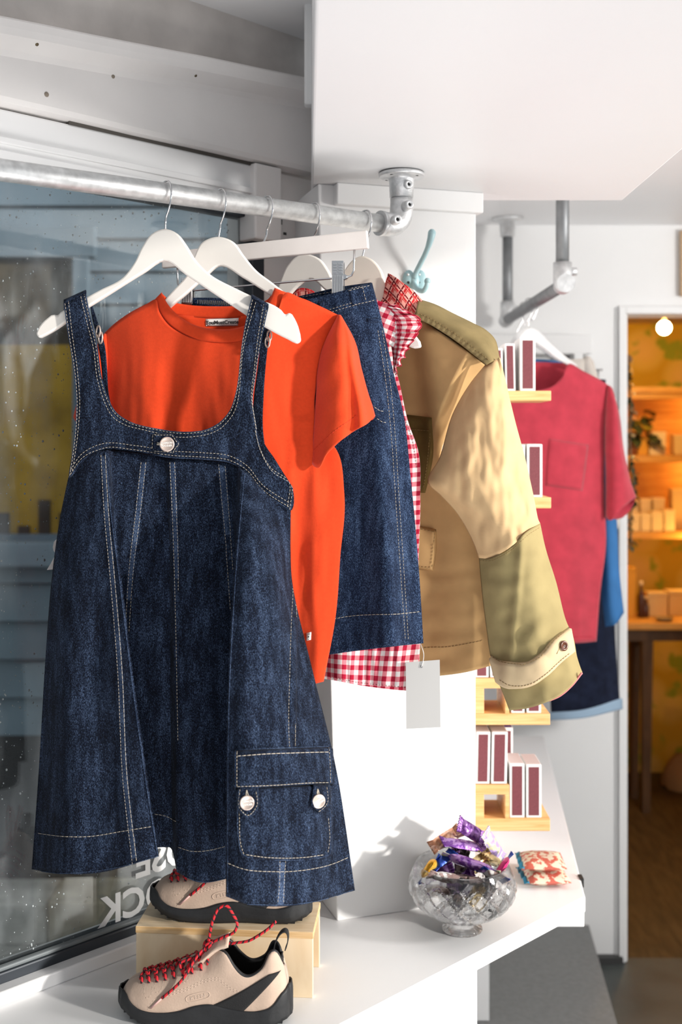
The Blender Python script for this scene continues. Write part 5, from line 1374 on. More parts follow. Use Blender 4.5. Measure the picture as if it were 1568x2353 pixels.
for i, (r, z) in enumerate(pf):
    outer_ = i < 150*13.2/24
    for j in range(k_):
        a = 2*math.pi*j/k_; cut = 0
        if outer_ and .030 < z < .112:
            q = a*16/ (2*math.pi); zz = (z-.03)/.082*4
            d1 = abs(((q+zz*.5) % 1)-.5); d2 = abs(((q-zz*.5) % 1)-.5)
            cut = .0032*(max(0,1-d1/.22) + max(0,1-d2/.22))
            cut *= min(1, (z-.03)/.01)*min(1, (.112-z)/.008)
        if i < 45 and z < .012: cut = .0015*max(0, math.cos(a*16))
        vs.append(BC + Vector(((r-cut)*math.cos(a), (r-cut)*math.sin(a), z)))
for i in range(len(pf)-1):
    for j in range(k_): fs.append((i*k_+j, i*k_+(j+1) % k_, (i+1)*k_+(j+1) % k_, (i+1)*k_+j))
mb = MB(); mb.add(vs, fs, 0, None, False); build('bowl_glass', mb, crystal, bowl, weld=.00001)

def foil(name, c, r=.28, metal=.35, c2=None):
    m = mat(name, c, r, metal, bump=.35, bs=160)
    if c2:
        nt = m.node_tree; N = nt.nodes.new; L = nt.links.new; b = nt.nodes['Principled BSDF']
        tc = N('ShaderNodeTexCoord'); n = N('ShaderNodeTexNoise'); n.inputs['Scale'].default_value = 75; L(tc.outputs['Object'], n.inputs['Vector'])
        rp = N('ShaderNodeValToRGB'); rp.color_ramp.elements[0].position = .47; rp.color_ramp.elements[1].position = .53
        rp.color_ramp.elements[0].color = (*c,1); rp.color_ramp.elements[1].color = (*c2,1); L(n.outputs['Fac'], rp.inputs[0]); L(rp.outputs[0], b.inputs['Base Color'])
    return m
F_pur = foil('purple_foil', (.15,.045,.26), .25, .5, (.36,.20,.46)); F_pur2 = foil('dark_purple_foil', (.09,.02,.15), .25, .5, (.26,.12,.34)); F_org = foil('amber_foil', (.75,.36,.02), .25, .4, (.9,.55,.08)); F_blu = foil('blue_foil', (.02,.06,.34), .25, .4)
F_cop = foil('copper_foil', (.72,.36,.22), .25, .6, (.85,.55,.42)); F_wht = foil('printed_white_wrapper', (.80,.77,.74), .4, .1, (.36,.24,.22)); F_blk = foil('dark_brown_wrapper', (.025,.015,.014), .3, .4, (.22,.16,.15))
F_gold = foil('gold_foil', (.72,.55,.28), .2, .8); F_pnk = foil('pink_wrapper', (.75,.05,.22), .3, .2); F_lil = foil('lilac_wrapper', (.45,.34,.62), .3, .2, (.62,.62,.40)); F_sil = foil('silver_foil', (.70,.70,.72), .18, .9)
def sweet(label, c, L_, w, h, rot, m, m2=None, kind='pillow', name='wrapped_sweet'):
    M = Matrix.Rotation(rot[2], 3, 'Z') @ Matrix.Rotation(rot[1], 3, 'Y') @ Matrix.Rotation(rot[0], 3, 'X')
    t = thing(name, label, 'sweet', c, 'wrapped sweets in the glass bowl')
    mb = MB(); G = []
    n = 15
    for side in (1, -1):
        G = []
        for i in range(n):
            x = (i/(n-1)-.5)*L_; ex = 1 - abs(2*i/(n-1)-1)**5; row = []
            for j in range(11):
                y = (j/10-.5)*w*(.92+.08*ex); p = ex*(1-abs(2*j/10-1)**3)
                row.append(M @ Vector((x, y, side*(h*.5*p + .0002) + .0012*noise.noise(Vector((x*140, y*140, side*3+c[0]*50))))) + c)
            G.append(row if side > 0 else list(reversed(row)))
        mb.grid(G)
    build('wrapper', mb, m, t)
    for s in (-1, 1):
        e = MB(); G = []
        for i in range(5):
            x = s*(L_*.5 - .002 + i*.0035); G.append([M @ Vector((x, (j/16-.5)*w*(.9+ (.06*i)), .0022*math.sin(j*2.4)*(i/4))) + c for j in range(17)])
        e.grid(G); build('crimped_end', e, m2 or m, t, thick=.0004)
    return t
B_ = lambda x, y, z: BC + Vector((x, y, z))
sweet('purple wrapped bar on top of the bowl, topmost and tilted towards the back', B_(.005,.010,.160), .075, .030, .014, (.3,.25,.3), F_pur)
sweet('purple wrapped bar across the front of the heap, its open end to the right', B_(.012,-.034,.140), .090, .034, .018, (-.6,.28,-.15), F_pur, F_lil)
sweet('dark purple bar wedged upright behind the topmost purple bar', B_(.020,.022,.182), .048, .030, .010, (1.1,.6,.4), F_pur2)
sweet('amber yellow sweet with blue ends at the left of the bowl', B_(-.066,-.028,.128), .042, .028, .018, (-.5,-.9,.3), F_org, F_blu)
sweet('blue twist end sweet beside the amber one', B_(-.040,-.020,.142), .036, .022, .014, (.2,-.4,.6), F_blu)
sweet('copper foil sweet at the back of the heap, pointing up', B_(-.030,.026,.166), .046, .026, .013, (.8,-.5,.2), F_cop)
sweet('white printed wrapper lying inside the front rim of the bowl', B_(-.036,-.062,.124), .046, .032, .014, (-.8,.2,.05), F_wht)
sweet('dark brown wrapper beneath the purple bars', B_(.006,-.058,.118), .056, .030, .016, (-.5,.12,-.2), F_blk)
sweet('lilac wrapper standing upright at the right of the heap', B_(.062,.010,.158), .050, .028, .008, (1.2,1.0,.4), F_lil)
sweet('pink wrapper sunk into the right side of the bowl', B_(.074,-.020,.128), .044, .024, .012, (-.3,-.9,.2), F_pnk, F_blu)
sweet('gold foil sweet at the right rim of the bowl', B_(.060,.012,.132), .046, .030, .018, (.3,.5,.9), F_gold)
sweet('blue edged white sweet in front of the lilac one', B_(.054,-.044,.122), .036, .026, .012, (-.7,.5,.2), F_wht, F_blu)
for k, (x, y, z, m, lb) in enumerate(((-.055,-.035,.085,F_wht,'white printed sweet low in the bowl behind the cut glass, front'),(-.020,-.060,.082,F_blk,'dark wrapper low in the bowl, at the middle of the glass'),(.022,-.062,.088,F_gold,'gold sweet pressed against the front glass'),(.056,-.040,.082,F_blk,'dark wrapper low in the bowl at its right side'),(-.02,.0,.065,F_pur2,'purple sweet at the bottom of the bowl'),
        (.03,.01,.07,F_sil,'silver sweet near the bottom of the bowl'),(-.05,.03,.10,F_pur,'purple sweet at the back of the bowl below the copper one'),(.03,.05,.10,F_blk,'dark wrapper at the back of the bowl'),(0,-.03,.105,F_pur2,'dark purple bar under the front purple bar'),(.07,.03,.1,F_sil,'silver sweet at the far right inside the bowl'),(0,.01,.125,F_blk,'dark wrapper filling the middle of the heap'),(-.03,.02,.135,F_pur2,'dark purple wrapper behind the blue twist'),(.04,0,.13,F_gold,'gold wrapper in the middle of the heap'))):
    sweet(lb, B_(x*.86,y*.86,z), .042, .030, .016, (k*.9, k*.5, k*1.1), m)

# ------------------------------------------------------------------ snack packs on the ledge
SP = P(1255, 2040, 2.43); 
F_car = foil('cartoon_free_print', (.80,.70,.55), .4, .1, (.60,.14,.10)); F_teal = foil('teal_band', (.02,.25,.42), .4, .1)
def pack(label, x, y, z, h, rz):
    t = thing('snack_pack', label, 'snack pack', (x, y, z), 'snack packs on the ledge')
    c, s = math.cos(rz), math.sin(rz)
    def R(q): return Vector((x + q[0]*c - q[1]*s, y + q[0]*s + q[1]*c, z + q[2]))
    mb = MB()
    for side in (0, 1):
        G = []
        for i in range(13):
            ex = 1-abs(2*i/12-1)**6; r = []
            for j in range(9):
                p = ex*(1-abs(2*j/8-1)**4); r.append(R((-.045+.09*i/12, -.05+.10*j/8, h*.5 + (h*.5*p if side else -h*.5*p) + .001*noise.noise(Vector((i*.7,j*.7,z*90))))))
            G.append(r if side else list(reversed(r)))
        mb.grid(G)
    build('pouch', mb, F_car, t)
    e = MB(); e.grid([[R((-.045-.010*k/3, -.05+.10*j/12, h*.5+.003*math.sin(j*1.8+k))) for j in range(13)] for k in range(4)]); build('end_seal', e, F_teal, t, thick=.0006)
pack('teal-ended snack pack lying on the white ledge beside the bowl, lower of two', SP.x, 2.435, ZL+.001, .026, .05)
pack('teal-ended snack pack lying on top of another pack beside the bowl', SP.x-.004, 2.445, ZL+.028, .024, -.04)
# ------------------------------------------------------------------ match boxes on stepped shelves beside the pillar
YS_ = 2.45
oak = wood('honey_oak', (.66,.36,.13), (.82,.52,.24), (2.5, 14, 40), .5)
box_white = mat('matchbox_white_card', (.82,.80,.79), .6); striker = mat('maroon_striker', (.17,.045,.055), .8, var=.12, vs=300)
tray = mat('pinkish_tray_top', (.60,.50,.49), .7)
def X_(px, Y=YS_): return (px-CX)*Y/F
def Z_(py, Y=YS_): return EYE - (py-HZ)*Y/F
def shelf(label, parts, depth=.13):
    x0 = min(q[1] for q in parts); t = thing('step_shelf', label, 'shelf', (X_(1110), YS_+.05, Z_(max(q[4] for q in parts))), 'oak step shelves beside the pillar')
    for nm, a, b, y0, y1 in parts:
        mb = MB(); mb.box((X_(a), YS_, Z_(y1)), (X_(b), YS_+depth, Z_(y0))); build(nm, mb, oak, t, bevel=.0012)
shelf('lowest oak step shelf beside the pillar, above the glass bowl', [('base_board',1085,1265,1881,1910),('riser_board',1085,1113,1826,1881),('step_board',1085,1171,1804,1826),('inner_board',1161,1171,1826,1881)])
shelf('oak step shelf beside the pillar, directly below the jacket cuff', [('base_board',1085,1265,1640,1666),('riser_board',1085,1113,1582,1640),('step_board',1085,1171,1559,1582),('inner_board',1161,1171,1582,1640)])
shelf('oak shelf beside the jacket sleeve, below the red t-shirt pocket', [('base_board',1085,1267,1143,1168)])
shelf('topmost oak shelf, in front of the red t-shirt neck', [('base_board',1085,1267,898,921)])
mb0 = MB()
def matchbox(label, x0, x1, y0, y1, lean=0.0, depth=.085, top=None, back=0.0):
    a, b, z0, z1 = X_(x0), X_(x1), Z_(y1), Z_(y0); c = Vector(((a+b)/2, YS_+.006+back, z0))
    t = thing('matchbox', label, 'matchbox', c, 'tall matchboxes on the oak shelves')
    w = (b-a)/2; sk_ = lambda z: lean*z
    mb = MB(); mb.prism([c+Vector((-w,0,0)), c+Vector((w,0,0)), c+Vector((w,depth,0)), c+Vector((-w,depth,0))], [c+Vector((-w+sk_(z1-z0),0,z1-z0)), c+Vector((w+sk_(z1-z0),0,z1-z0)), c+Vector((w+sk_(z1-z0),depth,z1-z0)), c+Vector((-w+sk_(z1-z0),depth,z1-z0))])
    build('sleeve', mb, box_white, t, bevel=.0008)
    e = .16; H = z1-z0
    mb = MB(); q = [(-w*(1-2*e)+sk_(H*.04), H*.045), (w*(1-2*e)+sk_(H*.04), H*.045), (w*(1-2*e)+sk_(H*.95), H*.955), (-w*(1-2*e)+sk_(H*.95), H*.955)]
    mb.prism([c+Vector((x,-.0007,z)) for x, z in q], [c+Vector((x,.001,z)) for x, z in q]); build('striker_strip', mb, striker, t)
    mb = MB(); mb.box((c.x-w*.9+sk_(H), c.y+.004, z1-.001), (c.x+w*.9+sk_(H), c.y+depth-.004, z1+.0008)); build('tray_end', mb, top or tray, t)
matchbox('tall matchbox leaning on the step of the lowest shelf, against the pillar', 1094, 1126, 1684, 1803, .02)
matchbox('tall matchbox on the step of the lowest shelf, second from the pillar', 1130, 1166, 1684, 1803, .02)
matchbox('tall matchbox standing on the base of the lowest shelf, third from the pillar', 1173, 1207, 1757, 1881)
matchbox('tall matchbox at the outer end of the lowest shelf base', 1211, 1246, 1759, 1881)
matchbox('purple topped matchbox standing behind the others on the lowest shelf', 1164, 1196, 1700, 1878, 0, .03, mat('deep_purple_top', (.06,.02,.14), .6), .098)
matchbox('matchbox on the step of the shelf below the jacket hem, against the pillar', 1093, 1124, 1470, 1558)
matchbox('matchbox on the step of the shelf below the jacket hem, second from the pillar', 1128, 1160, 1470, 1558)
matchbox('matchbox on the shelf base below the cuff, half hidden by the cuff', 1176, 1207, 1530, 1640)
matchbox('matchbox at the outer end of the shelf base below the cuff', 1212, 1245, 1530, 1640)
matchbox('matchbox on the shelf below the red shirt pocket, behind the jacket sleeve', 1176, 1208, 1022, 1143)
matchbox('matchbox at the outer end of the shelf below the red shirt pocket', 1213, 1248, 1021, 1143)
matchbox('matchbox on the topmost shelf behind the jacket shoulder', 1133, 1158, 800, 898, -.02)
matchbox('narrow matchbox on the topmost shelf, between two others', 1164, 1186, 789, 898, -.02)
matchbox('largest matchbox on the topmost shelf, at the outer end', 1197, 1232, 776, 898)

# ------------------------------------------------------------------ rear rail under the ceiling
ZC = 2.47; zr = EYE - .391*-1 if False else EYE + .391
steel_dk = mat('dull_grey_pipe', (.26,.27,.28), .5, .8, var=.12, vs=30)
rr_ = thing('rear_rail', 'dull grey pipe rail hung from the ceiling near the back wall', 'clothes rail', (.55, 3.3, ZC))
xf, yf, xn, yn = .542, 3.68, .562, 2.87
mb = MB(); mb.tube([(xf,yf,zr),(xn,yn,zr)], .0168, 18); build('tube', mb, steel_dk, rr_)
mb = MB(); mb.tube([(xf,yf,zr),(xf,yf,ZC-.05)], .0168, 18); build('post', mb, steel_dk, rr_)
mb = MB(); mb.tube([(xn,yn,zr+.02),(xn,yn,2.50)], .0168, 18); build('post', mb, steel_dk, rr_)
mb = MB(); mb.lathe([(0,0),(.050,0),(.050,-.007),(.026,-.012),(.024,-.06),(.017,-.062)], 28, (xf,yf,ZC)); build('flange', mb, cast, rr_)
for x, y, s in ((xf,yf,-1),(xn,yn,1)):
    mb = MB(); mb.tube([(x,y,zr+.058),(x,y,zr+.01),(x,y,zr-.008)], [.0235,.0235,.019], 20); mb.ball((x,y,zr), .0235, 16); mb.tube([(x,y,zr),(x,y+s*-.045,zr)], .0235, 20)
    mb.tube([(x+.015,y,zr+.035),(x+.036,y,zr+.035)], .010, 12); build('elbow', mb, cast, rr_)
# white rail shelf on the back wall
ws = thing('wall_shelf', 'thick white wall shelf on the back wall behind the red t-shirt', 'shelf', (1.0, 3.74, 2.08))
mb = MB(); mb.box((.20, 3.70, EYE+(HZ-813)*3.7/F), ((1362-CX)*3.7/F, 3.80, EYE+(HZ-768)*3.7/F)); build('board', mb, white_wall, ws, bevel=.003)
mb = MB(); mb.box(((1320-CX)*3.7/F, 3.70, EYE+(HZ-842)*3.7/F), ((1340-CX)*3.7/F, 3.80, EYE+(HZ-812)*3.7/F)); build('bracket', mb, white_wall, ws, bevel=.002)
mb = MB(); mb.box(((1100-CX)*3.75/F, 3.775, EYE+(HZ-818)*3.75/F), ((1350-CX)*3.75/F, 3.80, EYE+(HZ-812)*3.75/F)); build('shadow_strip', mb, mat('shelf_shadow_grey', (.3,.3,.3), .6), ws)  # grey strip stands in for the shadow under the board

# garments on the rear rail
YT = 3.28; pr = Plane((1215-CX)*YT/F, YT, -4)
def rear_hook(par, px, Y, top, m=chrome):
    C = Vector((.55, Y, zr)); b = [(.004,-.045),(.012,-.03),(.0205,-.010),(.0195,.006),(.011,.0165),(0,.0188),(-.011,.0165),(-.019,.006)]
    pts = [tuple(top), tuple(top+Vector((0,0,.03)))] + [(C.x+x, C.y, C.z+z) for x, z in b]
    mb = MB(); mb.tube([Vector(p) for p in cr(pts, 40)], .0017, 6); build('hook', mb, m, par)
def rear_hanger(label, pl, Y, dx=0):
    t = thing('clothes_hanger', label, 'clothes hanger', (.55, Y, zr-.05), 'white hangers on the rear rail')
    up = [(1108+dx,845),(1140+dx,820),(1180+dx,790),(1198+dx,765),(1216+dx,753),(1238+dx,762),(1260+dx,785),(1290+dx,812),(1325+dx,838)]
    lo = [(1326+dx,850),(1285+dx,828),(1240+dx,795),(1217+dx,782),(1190+dx,798),(1150+dx,826),(1112+dx,855)]
    build('hanger_body', plate_mb(smooth_outline(up,50)+smooth_outline(lo,40), pl, .014), mat('rear_hanger_white', (.86,.86,.86), .4) if 'rear_hanger_white' not in MATS else MATS['rear_hanger_white'], t, bevel=.003)
    rear_hook(t, 0, Y, pl.pt(1216+dx, 756))
rear_hanger('white hanger inside the faded red t-shirt on the rear rail', pr, YT)
pr2 = Plane((1200-CX)*3.37/F, 3.37, -4); rear_hanger('white hanger holding the blue shirt behind the faded red t-shirt', pr2, 3.37, -8)
rt = thing('red_tshirt', 'faded red pocket t-shirt hanging on the rear rail near the doorway', 't-shirt', (.56, YT, EYE))
RM = [red_jersey, mat('dark_red_seam', (.42,.02,.04), .9)]
topR = [(1062,900),(1090,876),(1120,858),(1142,850),(1152,868),(1175,888),(1205,897),(1240,897),(1270,888),(1292,868),(1308,836),(1340,852),(1375,870),(1400,886)]
rowsR = [topR, [(1052,960),(1150,960),(1280,955),(1392,960)], [(1050,1050),(1150,1050),(1280,1050),(1390,1050)], [(1050,1150),(1150,1150),(1280,1150),(1390,1150)], [(1050,1250),(1150,1250),(1280,1250),(1393,1250)], [(1055,1360),(1150,1360),(1280,1360),(1380,1360)], [(1060,1470),(1150,1476),(1280,1478),(1340,1477),(1371,1474)]]
topRB = [(1062,900),(1090,876),(1120,858),(1142,850),(1152,840),(1175,833),(1205,832),(1240,832),(1270,833),(1292,834),(1308,836),(1340,852),(1375,870),(1400,886)]
kr = body(rowsR, pr, 70, 60, .05, lambda s,t,x,y: .012*t*math.sin(x*.03) + .006*nz(x*.01,y*.006), [topRB]+rowsR[1:], 0, .04)
krv = kr.bvh(); o = MB(); o.join(kr)
stitch(o, krv, [(1062,1462),(1200,1466),(1370,1462)], dash=8, gap=2, r=.0008)
build('shirt_body', o, RM, rt, thick=.002)
sA = [(1130,852),(1142,872),(1168,900),(1205,911),(1240,911),(1278,902),(1304,876),(1322,842)]; sB = [(1142,850),(1152,868),(1175,888),(1205,897),(1240,897),(1270,888),(1292,868),(1308,836)]
A, B = cr(sA, 40), cr(sB, 40); mb = MB(); mb.grid([[pr.pt(a[0]+(b[0]-a[0])*k/4, a[1]+(b[1]-a[1])*k/4, .012+.036*(1-abs(2*j/39-1)**2.2)+.003*math.sin(math.pi*k/4)) for k in range(5)] for j, (a, b) in enumerate(zip(A, B))]); build('collar', mb, RM, rt, thick=.003)
q = patch(krv, [[(1262,1008),(1310,1016),(1352,1022)],[(1258,1050),(1305,1056),(1347,1062)],[(1254,1115),(1300,1122),(1338,1128)]], 14, 14, .004); qv = q.bvh(); o = MB(); o.join(q)
stitch(o, qv, [(1264,1024),(1310,1031),(1350,1038)], dash=30, gap=1, r=.0009); stitch(o, qv, [(1266,1013),(1260,1080),(1258,1110),(1300,1117),(1334,1122),(1342,1070),(1349,1025)], dash=30, gap=1, r=.0009, straight=True)
build('chest_pocket', o, RM, rt, thick=.003)
s_f = [[(1398,885),(1402,887),(1408,893)],[(1394,930),(1410,925),(1423,950)],[(1391,1010),(1415,1005),(1433,1030)],[(1393,1090),(1425,1080),(1448,1100)],[(1393,1188),(1400,1195),(1430,1168),(1462,1142)]]
s_b = s_f[:4] + [[(1394,1190),(1425,1192),(1447,1175),(1462,1143)]]
ts = tube_sleeve(s_f, s_b, pr, 30, 34, .04, .03, None, .01); tv = ts.bvh(); o = MB(); o.join(ts); stitch(o, tv, [(1394,1172),(1425,1150),(1455,1128)], dash=30, gap=1, r=.0008); stitch(o, tv, [(1392,978),(1410,968),(1427,962)], dash=30, gap=1, r=.0009); build('sleeve', o, RM, rt, thick=.002)
s_l = [[(x*-1 + 2*1226, y) for x, y in reversed(r)] for r in s_f]; build('sleeve', tube_sleeve(s_l, s_l, pr, 20, 20, .04, .03), RM, rt, thick=.002)
# blue shirt behind, one cuff showing
blue = mat('mid_blue_cotton', (.035,.16,.40), .85, var=.1, vs=18, bump=.2, bs=40)
bs_ = thing('blue_shirt', 'mid-blue shirt behind the faded red t-shirt, one sleeve showing below it', 'shirt', (.56, 3.38, EYE))
build('shirt_body', body([[(1085,850),(1150,824),(1200,826),(1250,826),(1290,832),(1340,860)],[(1080,960),(1200,960),(1350,960)],[(1080,1150),(1200,1150),(1355,1150)],[(1090,1400),(1200,1400),(1352,1400)]], pr2, 30, 30, .03), blue, bs_, thick=.002)
sl_ = [[(1335,862),(1350,860),(1362,872)],[(1352,960),(1375,960),(1395,960)],[(1366,1100),(1390,1100),(1410,1100)],[(1378,1200),(1400,1200),(1418,1200)],[(1384,1320),(1405,1320),(1424,1320)],[(1386,1385),(1408,1380),(1430,1375)],[(1392,1440),(1412,1436),(1434,1408)]]
build('sleeve', tube_sleeve(sl_, sl_, pr2, 20, 40, .03, .025), blue, bs_, thick=.002)
cs_ = thing('cream_shirt', 'cream garment tucked behind the faded red t-shirt sleeve', 'shirt', (.57, 3.46, EYE)); pr4 = Plane((1200-CX)*3.45/F, 3.45, -4)
build('sleeve', tube_sleeve([[(1340,822),(1352,818),(1364,830)],[(1352,960),(1378,960),(1398,960)],[(1375,1100),(1400,1100),(1420,1100)],[(1384,1226),(1405,1224),(1424,1212)]], [[(1340,822),(1352,818),(1364,830)],[(1352,960),(1378,960),(1398,960)],[(1375,1100),(1400,1100),(1420,1100)],[(1384,1226),(1405,1224),(1424,1212)]], pr4, 16, 24, .02, .02), mat('cream_cotton', (.66,.60,.54), .85), cs_, thick=.002)
build('shirt_body', body([[(1090,850),(1180,826),(1260,828),(1348,824)],[(1085,960),(1200,960),(1356,960)],[(1090,1180),(1200,1180),(1356,1180)]], pr4, 20, 20, .02), MATS['cream_cotton'], cs_, thick=.002)
# dark jeans with light turn-ups
jn = thing('dark_jeans', 'dark navy jeans with pale blue turned-up hems under the faded red t-shirt', 'jeans', (.56, 3.53, EYE-.3)); pj = Plane((1200-CX)*3.54/F, 3.54, -3)
rj = [[(1215,880),(1300,878),(1392,880)],[(1225,1150),(1310,1150),(1402,1150)],[(1240,1400),(1320,1400),(1410,1400)],[(1258,1500),(1330,1500),(1416,1500)],[(1268,1650),(1340,1645),(1425,1620)]]
build('leg', body(rj, pj, 30, 40, .035, lambda s,t,x,y: .004*math.sin(x*.06)), denim_night, jn, thick=.003)
cu_ = body([[(1262,1637),(1340,1631),(1430,1604)],[(1264,1655),(1340,1650),(1431,1629)]], pj, 30, 6, .050); build('turn_up', cu_, mat('pale_blue_turn_up', (.30,.42,.55), .85), jn, thick=.003)
mb = MB(); wv_ = body([[(1215,872),(1300,868),(1392,872)],[(1215,890),(1300,888),(1392,892)]], pj, 20, 6, .036); build('waistband', wv_, denim_night, jn, thick=.003)
t_ = thing('clip_hanger', 'wire clip hanger above the dark jeans on the rear rail', 'clothes hanger', (.55, 3.53, zr-.05))
mb = MB(); mb.tube([pj.pt(1225,850), pj.pt(1385,850)], .003, 8); mb.tube([pj.pt(1235,850), pj.pt(1235,884,.04)], .003, 8); mb.tube([pj.pt(1375,850), pj.pt(1375,884,.04)], .003, 8); build('bar', mb, chrome, t_); rear_hook(t_, 0, 3.53, pj.pt(1214,850))

# ------------------------------------------------------------------ back room beyond the doorway
wp_m = bpy.data.materials.new('yellow_floral_wallpaper'); wp_m.use_nodes = True
nt = wp_m.node_tree; b_ = nt.nodes['Principled BSDF']; N = nt.nodes.new; L = nt.links.new
tc = N('ShaderNodeTexCoord'); vo = N('ShaderNodeTexVoronoi'); vo.inputs['Scale'].default_value = 4.6; L(tc.outputs['Object'], vo.inputs['Vector'])
ns = N('ShaderNodeTexNoise'); ns.inputs['Scale'].default_value = 9; L(tc.outputs['Object'], ns.inputs['Vector'])
r1 = N('ShaderNodeValToRGB'); e = r1.color_ramp.elements; e[0].position = .20; e[0].color = (.78,.50,.16,1); e[1].position = .62; e[1].color = (.60,.36,.02,1); k = e.new(.45); k.color = (.70,.47,.09,1)
L(vo.outputs['Distance'], r1.inputs[0])
r2 = N('ShaderNodeValToRGB'); r2.color_ramp.elements[0].position = .55; r2.color_ramp.elements[1].position = .63; L(ns.outputs['Fac'], r2.inputs[0])
x = N('ShaderNodeMix'); x.data_type = 'RGBA'; L(r2.outputs[0], x.inputs['Factor']); L(r1.outputs[0], x.inputs[6]); x.inputs[7].default_value = (.30,.34,.02,1); L(x.outputs[2], b_.inputs['Base Color']); b_.inputs['Roughness'].default_value = .8
YR = 5.95
mb = MB(); mb.box((.80, YR, 0), (3.4, YR+.1, 2.7)); mb.box((.80, 3.92, 0), (.93, YR, 2.7)); mb.box((3.0, 3.92, 0), (3.1, YR, 2.7)); struct('wall_back_room', mb, wp_m)
mb = MB(); mb.box((.80, 3.93, 2.36), (3.1, YR+.1, 2.45)); struct('ceiling_back_room', mb, mat('back_room_ceiling', (.48,.36,.28), .8))
orange_wood = wood('amber_lit_pine', (.55,.25,.05), (.68,.36,.09), (2, 10, 20), .55)
def X2(px, Y=5.6): return (px-CX)*Y/F
def Z2(py, Y=5.6): return EYE - (py-HZ)*Y/F
rs = thing('shelf_unit', 'honey wood shelf unit stocked with boxes in the yellow back room', 'shelf unit', (1.7, 5.7, 0))
for y0, y1 in ((889,902),(1046,1062),(1222,1238)):
    mb = MB(); mb.box((X2(1400), 5.6, Z2(y1)), (2.6, 5.93, Z2(y0))); build('shelf_board', mb, orange_wood, rs)
mb = MB(); mb.box((X2(1400), 5.90, Z2(1222)), (2.6, 5.945, Z2(905))); build('back_board', mb, orange_wood, rs)
for x0 in (X2(1398), 2.58):
    mb = MB(); mb.box((x0, 5.60, 0), (x0+.03, 5.93, Z2(880))); build('upright', mb, orange_wood, rs)
mb = MB(); mb.box((X2(1400), 5.62, Z2(916)), (2.6, 5.64, Z2(902))); build('lip', mb, orange_wood, rs)
dk = thing('wooden_table', 'honey wood table with dark legs in the yellow back room, below the shelves', 'table', (1.7, 5.5, 0)); dark_wood = wood('dark_table_leg', (.06,.028,.010), (.10,.05,.02), (10,10,2), .6)
mb = MB(); mb.box((X2(1390,5.25), 5.25, Z2(1448,5.25)), (2.6, 5.585, Z2(1432,5.25))); build('table_top', mb, orange_wood, dk, bevel=.004)
mb = MB(); mb.box((X2(1395,5.27), 5.29, Z2(1475,5.27)), (2.58, 5.32, Z2(1448,5.27))); build('apron', mb, dark_wood, dk)
for x0, y0 in ((X2(1478,5.3), 5.3), (2.5, 5.3), (X2(1478,5.3), 5.52), (2.5, 5.52)):
    mb = MB(); mb.prism([(x0,y0,0),(x0+.035,y0,0),(x0+.035,y0+.035,0),(x0,y0+.035,0)], [(x0,y0,Z2(1460,5.27)),(x0+.05,y0,Z2(1460,5.27)),(x0+.05,y0+.05,Z2(1460,5.27)),(x0,y0+.05,Z2(1460,5.27))]); build('leg', mb, dark_wood, dk)
cream = mat('cream_carton', (.80,.62,.38), .7); cream2 = mat('buff_carton', (.70,.48,.22), .7); amb = mat('amber_carton', (.70,.32,.03), .7); dkb = mat('dark_bottle_glass', (.06,.018,.006), .3); spot = mat('black_spot_print', (.03,.02,.01), .7)
def carton(label, px0, px1, py0, py1, Y, m, nm='carton', dep=.08):
    zb = Z2(1432,5.25) if py1 == 1432 else Z2(py1) + .001
    t = thing(nm, label, 'box', ((X2(px0,Y)+X2(px1,Y))/2, Y, zb), 'boxed goods in the back room')
    mb = MB(); mb.box((X2(px0,Y), Y, zb), (X2(px1,Y), Y+dep, Z2(py0,Y)-.004)); build('carton_body', mb, m, t, bevel=.003)
    mb = MB(); mb.box((X2(px0,Y)-.002, Y-.002, Z2(py0,Y)-.02), (X2(px1,Y)+.002, Y+dep+.002, Z2(py0,Y))); build('lid', mb, m, t, bevel=.003)
    return t
c_ = carton('cream carton with black spot on the shelf behind the leafy plant', 1494, 1531, 992, 1046, 5.62, cream)
mb = MB(); mb.lathe([(0,0),(.016,0)], 16, (X2(1514,5.615), 5.615, Z2(1015,5.615)), M=Matrix.Rotation(math.pi/2,3,'X')); build('spot', mb, spot, c_)
carton('cream carton at the far right of the shelf behind the plant', 1550, 1585, 998, 1046, 5.62, cream2)
carton('amber carton beside the black-spot carton', 1466, 1490, 1003, 1046, 5.62, amb)
for k, (a, b, y0, y1, Y, m, lb) in enumerate(((1450,1468,1150,1222,5.72,cream,'pale carton at the back of the row beside the door frame, shelf above the table'),(1473,1497,1146,1222,5.72,cream,'second pale carton in the back row, shelf above the table'),(1502,1528,1144,1222,5.72,cream,'third and tallest pale carton in the back row, shelf above the table'),
        (1447,1471,1180,1222,5.61,cream,'short pale carton in the front row beside the door frame'),(1474,1496,1180,1222,5.61,cream,'second short pale carton in the front row'),(1499,1524,1176,1222,5.61,cream,'third short pale carton in the front row'),(1528,1552,1172,1222,5.61,cream,'fourth short pale carton, at the end of the front row'),
        (1546,1600,1124,1222,5.72,cream2,'large buff carton at the right end of the shelf above the table'))): carton(lb, a, b, y0, y1, Y, m)
carton('tall orange folder box standing on the table beside the door frame', 1440, 1462, 1304, 1432, 5.45, amb, 'folder_box')
carton('wide cream carton on the table', 1490, 1535, 1362, 1432, 5.45, cream2)
carton('cream carton at the right end of the table', 1538, 1600, 1358, 1432, 5.47, cream2)
